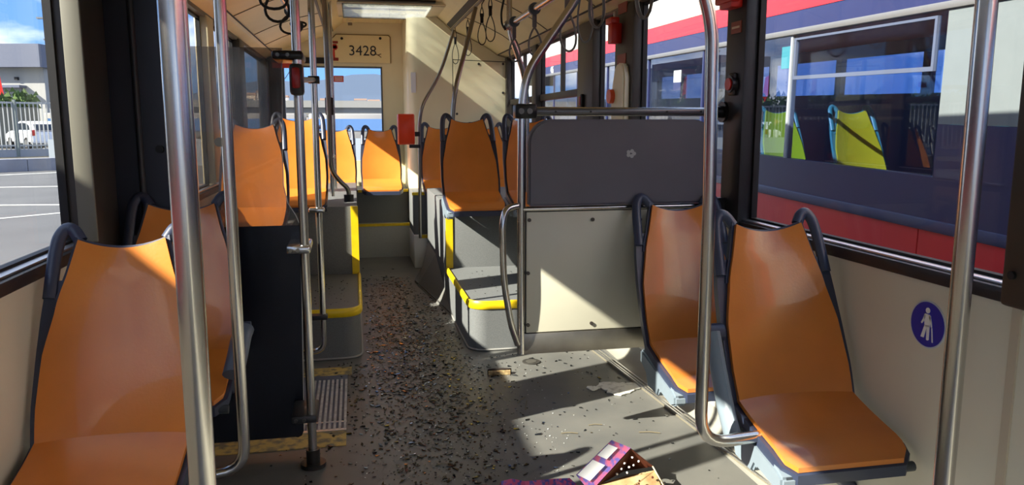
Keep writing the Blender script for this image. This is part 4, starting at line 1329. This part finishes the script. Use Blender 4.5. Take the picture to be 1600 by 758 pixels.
for i in range(12):
    c = fa + kd * (i * FL / 11)
    box('fence_post', c.x - 0.05, c.x + 0.05, c.y - 0.05, c.y + 0.05, GZ + 0.3, GZ + 2.75, mat('fence_post', srgb(120, 128, 124), 0.5), fn)
# bank and hedge behind the fence
bk_ = wallseg('grass_bank', fa + kn * 22, fb + kn * 22 + kd * 6, 1.0, GZ, GZ + 2.9, mat('bank_wall', srgb(128, 124, 108), 0.9, var=0.2, vscale=0.6))
struct(bk_, 'pale retaining wall beyond the parked cars', 'wall')
hv, hf = [], []
hm = mat('hedge_leaf', srgb(92, 118, 62), 0.9, var=0.5, vscale=1.5)
for k in range(2600):
    t_ = random.random()
    c = fa + kd * (t_ * (FL + 6)) + kn * (22 + random.uniform(0, 1.4))
    z = GZ + 2.8 + abs(random.gauss(0, 0.45))
    s = random.uniform(0.12, 0.3)
    a = random.random() * 6.28
    o = len(hv)
    hv += [(c.x + s * math.cos(a), c.y + s * math.sin(a), z), (c.x - s * math.cos(a), c.y - s * math.sin(a), z + random.uniform(-.1, .1)), (c.x + random.uniform(-.1, .1), c.y + random.uniform(-.1, .1), z + s * 1.5)]
    hf.append((o, o + 1, o + 2))
hg = pyd('hedge', hv, hf, hm)
tag(hg, 'green hedge along the top of the pale retaining wall', 'hedge', kind='stuff')


# cars
def car(label, base, heading, body, s=1.0):
    t = thing('car', label, 'car', tuple(base), heading, 'cars parked behind the fence')
    bm_ = mat('car_paint_' + body, dict(white=srgb(232, 234, 238), silver=srgb(170, 176, 182), navy=srgb(40, 48, 66))[body], 0.25, coat=0.5)
    prof_ = [(-2.1, 0.35), (-2.15, 0.75), (-2.0, 0.95), (-1.2, 1.05), (1.9, 1.05), (2.1, 0.95), (2.12, 0.35)]
    o = prism('body', prof_, 'y', -0.86, 0.86, bm_, None, 0.08)
    o.parent = t
    cab = [(-1.15, 1.03), (-0.45, 1.52), (0.0, 1.60), (1.2, 1.58), (1.75, 1.42), (2.02, 1.03)]
    o = prism('cabin', cab, 'y', -0.74, 0.74, bm_, None, 0.07)
    o.parent = t
    gm = mat('car_glass', srgb(38, 46, 56), 0.1)
    for sy in (-1, 1):
        o = prism('side_window', [(-0.95, 1.10), (-0.4, 1.45), (0.35, 1.50), (0.35, 1.10)], 'y', sy * 0.735, sy * 0.752, gm, None)
        o.parent = t
        o = prism('side_window', [(0.43, 1.10), (0.43, 1.50), (1.15, 1.48), (1.55, 1.34), (1.65, 1.10)], 'y', sy * 0.735, sy * 0.752, gm, None)
        o.parent = t
        for xx in (-1.35, 1.35):
            o = cyl('wheel', (xx, sy * 0.80, 0.34), (0, 1, 0), 0.34, 0.2, BLACK, None, 22)
            o.parent = t
            o2 = cyl('rim', (xx, sy * 0.905, 0.34), (0, 1, 0), 0.21, 0.02, ALU, None, 16)
            o2.parent = t
        o = box('tail_light', 2.02, 2.14, sy * 0.72 - 0.12, sy * 0.72 + 0.12, 0.78, 1.1, RED, None, 0.02)
        o.parent = t
    o = prism('rear_window', [(1.80, 1.40), (1.86, 1.42), (2.07, 1.10), (2.01, 1.08)], 'y', -0.6, 0.6, gm, None)
    o.parent = t
    t.scale = (s, s, s)
    return t


cb_ = at(56, 232, Z=GZ)
cpos = fa + kn * 7
q = at(56, 231, Z=GZ + 0.3)
car('white car with a red tail light parked behind the fence', (at(54, 212, D=45).x, at(54, 212, D=45).y, GZ + 0.3), math.radians(-52), 'white', 1.0)
car('silver car parked right of the white one behind the fence', (at(110, 212, D=47.5).x, at(110, 212, D=47.5).y, GZ + 0.3), math.radians(-52), 'silver', 1.0)


# buildings left
def building(label, px0, px1, pytop, D, depth, m, rows, name='building'):
    a, b = at(px0, 196, D=D), at(px1, 196, D=D)
    ztop = at((px0 + px1) / 2, pytop, D=D).z
    t = thing(name, label, 'building', (a.x, a.y, GZ))
    d = (b - a)
    d.z = 0
    dn = d.normalized()
    nrm = Vector((-dn.y, dn.x, 0))
    if nrm.y < 0: nrm = -nrm

    def slab3(nm, p, q, off, dep, z0, z1, mm):
        vs = [p + nrm * off, q + nrm * off, q + nrm * (off + dep), p + nrm * (off + dep)]
        vv = [Vector((v.x, v.y, z0)) for v in vs] + [Vector((v.x, v.y, z1)) for v in vs]
        return pyd(nm, vv, [(3, 2, 1, 0), (4, 5, 6, 7), (0, 1, 5, 4), (1, 2, 6, 5), (2, 3, 7, 6), (3, 0, 4, 7)], mm, t)
    slab3('walls', a, b, 0, depth, GZ, ztop, m)
    rows(t, a, b, d, slab3, ztop)
    return t


GREYB = mat('metal_cladding', srgb(92, 98, 116), 0.5, var=0.05)
OFFW = mat('render_white', srgb(160, 160, 156), 0.8, var=0.06, vscale=0.3)
WIN = mat('far_window', srgb(96, 108, 122), 0.2)


def rows1(t, a, b, d, s3, zt_):
    z1_ = at(40, 107, D=80).z
    s3('cladding_band', a - d * 0.03, b + d * 0.06, -1.2, 16, z1_, zt_ + 0.2, GREYB)
    za, zb_ = at(40, 150, D=80).z, at(40, 138, D=80).z
    s3('shutter', a + d * 0.30, a + d * 0.62, -0.1, 0.2, GZ, zb_, mat('shutter_grey', srgb(150, 152, 152), 0.6))
    s3('canopy', a + d * 0.22, a + d * 0.70, -1.2, 1.3, zb_, zb_ + 0.25, GREYB)
    s3('wall_lamp', a + d * 0.54, a + d * 0.59, -0.3, 0.4, za + 1.6, za + 1.9, BLACK)


building('low warehouse with a grey clad upper band beyond the fence', -20, 76, 75, 80, 14, OFFW, rows1)


def rows2(t, a, b, d, s3, zt_):
    for r in range(2):
        for k in range(6):
            z = zt_ - 2.2 - r * 3.1
            s3('window', a + d * (0.06 + 0.16 * k), a + d * (0.14 + 0.16 * k), -0.06, 0.12, z - 1.7, z, WIN)
    s3('parapet', a, b, -0.2, 9, zt_, zt_ + 0.3, OFFW)


building('white block with small windows behind the warehouse', 72, 170, 98, 100, 12, mat('block_white', srgb(190, 190, 186), 0.8), rows2)
for (px, pt, D, lb) in ((103, 36, 70, 'tall street lamp before the white block'), (109, 68, 75, 'shorter street lamp beside the tall one')):
    a, b = at(px, 196, D=D), at(px, pt, D=D)
    t = thing('street_lamp', lb, 'lamp', (a.x, a.y, GZ))
    tube('mast', [(a.x, a.y, GZ), (a.x, a.y, b.z)], 0.13, mat('mast_grey', srgb(120, 126, 132), 0.5), t, 8)
    tube('lamp_arm', [(a.x, a.y, b.z), (a.x - 0.9, a.y - 0.3, b.z + 0.15)], 0.07, MATS['mast_grey'], t, 6)
    box('lamp_head', a.x - 1.5, a.x - 0.8, a.y - 0.5, a.y - 0.1, b.z + 0.1, b.z + 0.25, MATS['mast_grey'], t)
a = at(2, 180, D=60)
fl = thing('red_banner', 'red banner flag at the left picture edge', 'flag', (a.x, a.y, GZ))
tube('flag_pole', [(a.x - 0.3, a.y, GZ), (a.x - 0.3, a.y, at(2, 100, D=60).z)], 0.06, MATS['mast_grey'], fl, 8)
prism('banner', [(a.x - 0.3, at(2, 152, D=60).z), (a.x + 0.35, at(2, 152, D=60).z), (a.x + 0.1, at(2, 108, D=60).z), (a.x - 0.3, at(2, 104, D=60).z)], 'y', a.y - 0.03, a.y + 0.03, RED, fl)

# ================================================================== outside: rear view
hz_ = []
for k in range(41):
    x = -420 + k * 21
    t_ = (x + 30) / 200
    h = 62 * math.exp(-t_ * t_) + 20 + 5 * math.sin(k * 1.3) + 24 * math.exp(-((x - 90) / 110) ** 2)
    hz_.append((x, h * 0.52))
pts = hz_ + [(420, -1), (-420, -1)]
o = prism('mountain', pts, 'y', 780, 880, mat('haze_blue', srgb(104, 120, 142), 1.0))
struct(o, 'hazy blue mountain ridge behind the town', 'mountain')
random.seed(3)
for k in range(14):
    x = -32 + k * 3.6 + random.uniform(-.2, .2)
    w, h = random.uniform(2.0, 2.9), random.uniform(5, 9)
    yb = 190 + random.uniform(-25, 25)
    bd = thing('town_house', 'pale town house on the skyline behind the rear window', 'house', (x, yb, GZ), 0, 'pale town houses on the skyline')
    c = random.choice((srgb(226, 214, 196), srgb(204, 190, 172), srgb(232, 230, 224), srgb(180, 184, 180)))
    mm = mat('house_%d' % (k % 5), c, 0.9)
    box('walls', x, x + w, yb, yb + 5, GZ, h, mm, bd)
    box('roof', x - 0.15, x + w + 0.15, yb - 0.15, yb + 5.1, h, h + 0.4, mat('roof_brown', srgb(170, 140, 120), 0.9), bd)
    for r in range(2):
        box('window', x + w * 0.25, x + w * 0.45, yb - 0.05, yb + 0.02, h - 2 - 2.5 * r, h - 0.9 - 2.5 * r, WIN, bd)
        box('window', x + w * 0.6, x + w * 0.8, yb - 0.05, yb + 0.02, h - 2 - 2.5 * r, h - 0.9 - 2.5 * r, WIN, bd)
vd = thing('viaduct', 'long concrete viaduct crossing behind the rear window', 'bridge', (0, 120, GZ))
box('deck', -28, 60, 118, 126, 2.6, 3.9, mat('viaduct_concrete', srgb(128, 126, 120), 0.9, var=0.15, vscale=0.4), vd)
box('parapet', -28, 60, 117.6, 118, 3.9, 4.9, mat('parapet_concrete', srgb(142, 140, 134), 0.9), vd)
for k in range(6):
    box('pier', -24 + k * 14, -22.4 + k * 14, 120, 124, GZ, 2.6, MATS['viaduct_concrete'], vd)
for k in range(5):
    x = -22 + k * 6.2
    bb = thing('parked_coach', 'far parked bus with blue windows number %s in the row behind the depot fence' % ('one', 'two', 'three', 'four', 'five')[k], 'bus', (x, 62, GZ), 0, 'far parked buses')
    box('body', x, x + 5.9, 62, 64.5, GZ + 0.4, 2.2, mat('coach_body', srgb(156, 152, 146), 0.5), bb, 0.1)
    box('window_band', x + 0.2, x + 5.7, 61.95, 62.02, 0.9, 1.8, mat('coach_glass', srgb(92, 128, 176), 0.2), bb)
    for wx in (1.2, 4.6): cyl('wheel', (x + wx, 62.0, GZ + 0.45), (0, 1, 0), 0.45, 0.2, BLACK, bb, 16)
df_ = thing('panel_fence', 'white sheet panel fence below the rear window view', 'fence', (0, 34, GZ))
for k in range(13):
    box('fence_panel', -12 + k * 2.0, -10.05 + k * 2.0, 34, 34.06, GZ, 0.75, mat('fence_sheet', srgb(164, 172, 178), 0.6), df_)
    box('fence_post', -10.045 + k * 2.0, -10.005 + k * 2.0, 33.98, 34.08, GZ, 0.85, ALU, df_)

# ================================================================== outside: the bus alongside (right)
ang, pit = math.radians(1.75), math.radians(1.45)
ob_ = thing('parked_bus', 'red white and navy city bus parked alongside the right windows', 'bus', (3.1, 3.0, 0))
ob_.rotation_mode = 'XYZ'
ob_children = []


def bb(name, x0, x1, y0, y1, z0, z1, m, bev=0.0):
    # local: x outwards from side plane (0), y along (origin 3.0), z height
    o = box(name, x0, x1, y0 - 3.0, y1 - 3.0, z0, z1, m, None, bev)
    o.parent = ob_
    return o


BWH = mat('bus_white', srgb(214, 216, 208), 0.35, var=0.05, vscale=1)
BRD = mat('bus_red', srgb(206, 44, 52), 0.35)
BNV = mat('bus_navy', srgb(42, 48, 88), 0.35, var=0.08, vscale=2)
BGR = mat('bus_grey', srgb(112, 120, 122), 0.4, var=0.05)
Y0, Y1 = -5.0, 14.6
bb('roof_side', 0.02, 2.4, Y0, Y1, 2.22, 2.75, BWH, 0.06)
bb('roof_pod', 0.5, 1.9, 0.0, 9.0, 2.75, 3.1, BWH, 0.06)
bb('red_band', -0.004, 2.42, Y0, Y1, 2.065, 2.22, BRD)
bb('navy_band', 0.0, 0.05, Y0, Y1, 1.93, 2.065, BNV)
bb('navy_band', 2.36, 2.41, Y0, Y1, 1.93, 2.065, BNV)
bb('rain_gutter', -0.02, 0.03, Y0, Y1, 1.895, 1.935, mat('gutter', srgb(128, 128, 128), 0.4, 0.4), 0.005)
bb('lower_navy', 0.0, 0.06, Y0, Y1, 0.745, 1.00, BNV)
bb('rub_strip', -0.012, 0.02, Y0, Y1, 0.70, 0.765, mat('rub_blue', srgb(58, 66, 100), 0.4), 0.008)
bb('lower_red', 0.0, 0.06, Y0, 3.79, -0.05, 0.70, BRD)
bb('lower_red', 0.0, 0.06, 3.80, Y1, -0.05, 0.70, BRD)
bb('skirt', 0.02, 2.38, Y0, Y1, -0.12, -0.05, BLACK)
bb('bus_floor', 0.06, 2.36, Y0, Y1, 0.35, 0.42, mat('bus_floor_grey', srgb(90, 92, 96), 0.7))
bb('far_side_lower', 2.34, 2.40, Y0, Y1, -0.05, 1.52, BNV)
bb('inner_ceiling', 0.05, 2.36, Y0, Y1, 2.07, 2.1, BWH)
bb('grey_panel', -0.003, 0.04, 2.2, 3.72, 1.29, 1.895, BGR)
bb('navy_panel', -0.003, 0.04, 2.2, 3.72, 1.0, 1.288, BNV)
seams = [5.32, 6.9, 8.4, 10.0, 11.6, 13.2]
yy = 3.74
for i, y in enumerate(seams + [14.4]):
    bb('window_pane', 0.012, 0.018, yy + 0.012, y - 0.012, 1.0, 1.895, BUSGL)
    bb('window_post', 0.0, 0.05, y - 0.014, y + 0.014, 1.0, 1.895, BNV if i else mat('post_pale', srgb(150, 156, 164), 0.4))
    if i == 0:
        for (a, b, c, d) in ((yy + 0.06, y - 0.05, 1.575, 1.60), (yy + 0.06, y - 0.05, 1.855, 1.87)):
            bb('hopper_frame', -0.004, 0.02, a, b, c, d, mat('hopper_grey', srgb(84, 92, 112), 0.4))
        for c in (yy + 0.06, y - 0.07):
            bb('hopper_frame', -0.004, 0.02, c, c + 0.02, 1.60, 1.855, MATS['hopper_grey'])
    bb('far_window', 2.37, 2.376, yy + 0.03, y - 0.03, 1.52, 1.93, BUSGL)
    bb('far_post', 2.34, 2.40, y - 0.06, y + 0.06, 1.52, 1.93, BNV)
    yy = y
bb('window_pane', 0.012, 0.018, Y0, 2.2, 1.0, 1.895, BUSGL)
bb('front_end', 0.02, 2.38, Y1 - 0.06, Y1, -0.05, 2.3, BWH)
bb('rear_end', 0.02, 2.38, Y0, Y0 + 0.06, -0.05, 2.3, BWH)
bb('teal_sticker', 0.004, 0.012, 5.34, 5.46, 1.66, 1.82, mat('teal_print', srgb(52, 122, 136), 0.5))
bb('yellow_handrail', 0.9, 0.94, 3.9, 4.6, 1.55, 1.60, YEL)
bb('white_sign', 0.006, 0.012, 7.45, 7.64, 1.62, 1.74, mat('sign_pale', srgb(170, 176, 180), 0.5))
bb('navy_sign', 0.006, 0.012, 7.45, 7.64, 1.54, 1.62, BNV)
bb('white_sign', 0.006, 0.012, 10.2, 10.42, 1.5, 1.82, MATS['sign_pale'])
bb('dark_mirror', -0.25, -0.05, 14.3, 14.5, 1.75, 1.95, BLACK)
o = text_mesh('fleet_number', '485', 0.16, WHITE, None, (-0.009, 13.3 - 3.0, 1.99), (0, -1, 0), (0, 0, 1))
o.parent = ob_
for wy in (0.5, 10.6):
    o = cyl('wheel', (0.14, wy - 3.0, 0.13), (1, 0, 0), 0.48, 0.28, BLACK, None, 28)
    o.parent = ob_
ob_.rotation_euler = (pit, 0, -ang)
# seats inside that bus
YG = mat('yellow_green_seat', srgb(206, 190, 40), 0.35, var=0.08)
LG = mat('lime_seat', srgb(170, 196, 40), 0.35)
TEAL = mat('teal_frame', srgb(70, 140, 150), 0.4)
s = make_seat(S, 'yellow seat with teal frame inside the parked bus', (3.1 + 0.62, 5.12, 0.90), YG, TEAL, TEAL, group='seats inside the parked bus', rz=-ang)
s2 = make_seat(S, 'lime seat with teal frame inside the parked bus', (3.1 + 0.66, 6.25, 0.92), LG, TEAL, TEAL, group='seats inside the parked bus', rz=-ang)
s3 = make_seat(S, 'pale grey seat turned sideways inside the parked bus', (3.1 + 0.75, 4.15, 0.92), mat('pale_seat', srgb(150, 160, 176), 0.4), TEAL, TEAL, group='seats inside the parked bus', rz=math.radians(140))
for ss in (s, s2, s3):
    z = ss.location.z
    bx_ = box('pedestal', -0.12, 0.12, -0.15, 0.1, 0.36 - z, -0.08, mat('pedestal_dark', srgb(40, 46, 60), 0.6), None, 0.01)
    bx_.parent = ss

# ================================================================== outside: an unseen bus added on the left to shade the aisle
lb = thing('parked_bus', 'white and red city bus added out of view on the door side to shade the aisle', 'bus', (-3.1, -3.0, GZ))
LY0, LY1 = -9.0, 2.85
box('body_lower', -5.5, -3.10, LY0, LY1, GZ + 0.25, 0.95, BRD, lb, 0.05)
box('body_upper', -5.5, -3.10, LY0, LY1, 1.95, 2.82, BWH, lb, 0.05)
box('end_wall', -5.5, -3.10, LY1 - 0.08, LY1, 0.95, 1.95, BWH, lb)
box('end_wall', -5.5, -3.10, LY0, LY0 + 0.08, 0.95, 1.95, BWH, lb)
for k in range(8):
    y = LY0 + 0.08 + k * (LY1 - LY0 - 0.16) / 8
    y2 = LY0 + 0.08 + (k + 1) * (LY1 - LY0 - 0.16) / 8
    box('window_pane', -3.135, -3.125, y, y2 - 0.08, 0.95, 1.95, mat('tinted_glass', srgb(40, 48, 60), 0.1), lb)
    box('window_pane', -5.475, -5.465, y, y2 - 0.08, 0.95, 1.95, MATS['tinted_glass'], lb)
    box('window_post', -3.16, -3.105, y2 - 0.08, y2, 0.95, 1.95, BLACK, lb)
for wy in (-6.5, 0.4):
    cyl('wheel', (-3.2, wy, GZ + 0.48), (1, 0, 0), 0.48, 0.26, BLACK, lb, 24)

# ================================================================== nest small fittings under the part that carries them
SUB = {'button_red_face': ('button_housing',), 'red_face': ('housing',), 'clamp_bolt': ('screen_clamp', 'rail_clamp'), 'handle': ('shell_back',), 'armrest_hinge': ('armrest',),
       'rim': ('wheel',), 'number': ('panel_face',), 'lock': ('panel_face',), 'scratch_mark': ('panel_face',), 'rivet': ('top_rail_cover',), 'foot_socket': ('foot_flange',), 'dome': ('mount',),
       'screw': ('access_panel', 'lower_panel'), 'scuff_mark': ('pad',), 'front_lid': ('case',), 'hammer_head': ('case',), 'print_line': ('sticker_sheet', 'label_sheet'), 'head': ('blue_disc',), 'torso': ('blue_disc',),
       'arm': ('blue_disc',), 'leg': ('blue_disc',), 'cane': ('blue_disc',), 'disc_ring': ('cap_disc',), 'white_square': ('printed_side',), 'sugar_crumb': ('inner_wall',), 'brown_spot': ('torn_flap',),
       'flange_collar': ('wall_flange',), 'bolt_cap': ('pole_tube',), 'door_glass': ('door_panel',), 'rail_ridge': ('rail_base',), 'window': ('walls',), 'shutter': ('walls',), 'lamp_head': ('lamp_arm',)}


def centre(o):
    vs_ = o.data.vertices
    c = Vector((0, 0, 0))
    for v in vs_: c += v.co
    return c / max(1, len(vs_))


for root in [o for o in list(scene.objects) if o.parent is None and o.children]:
    kids = [c for c in root.children if c.type == 'MESH']
    base = lambda o: o.name.split('.')[0]
    for c in kids:
        if base(c) in SUB:
            cand = [k for k in kids if base(k) in SUB[base(c)]]
            if not cand: continue
            cc = centre(c)
            best = min(cand, key=lambda k: (centre(k) - cc).length)
            c.parent = best
            c.matrix_parent_inverse = Matrix.Identity(4)
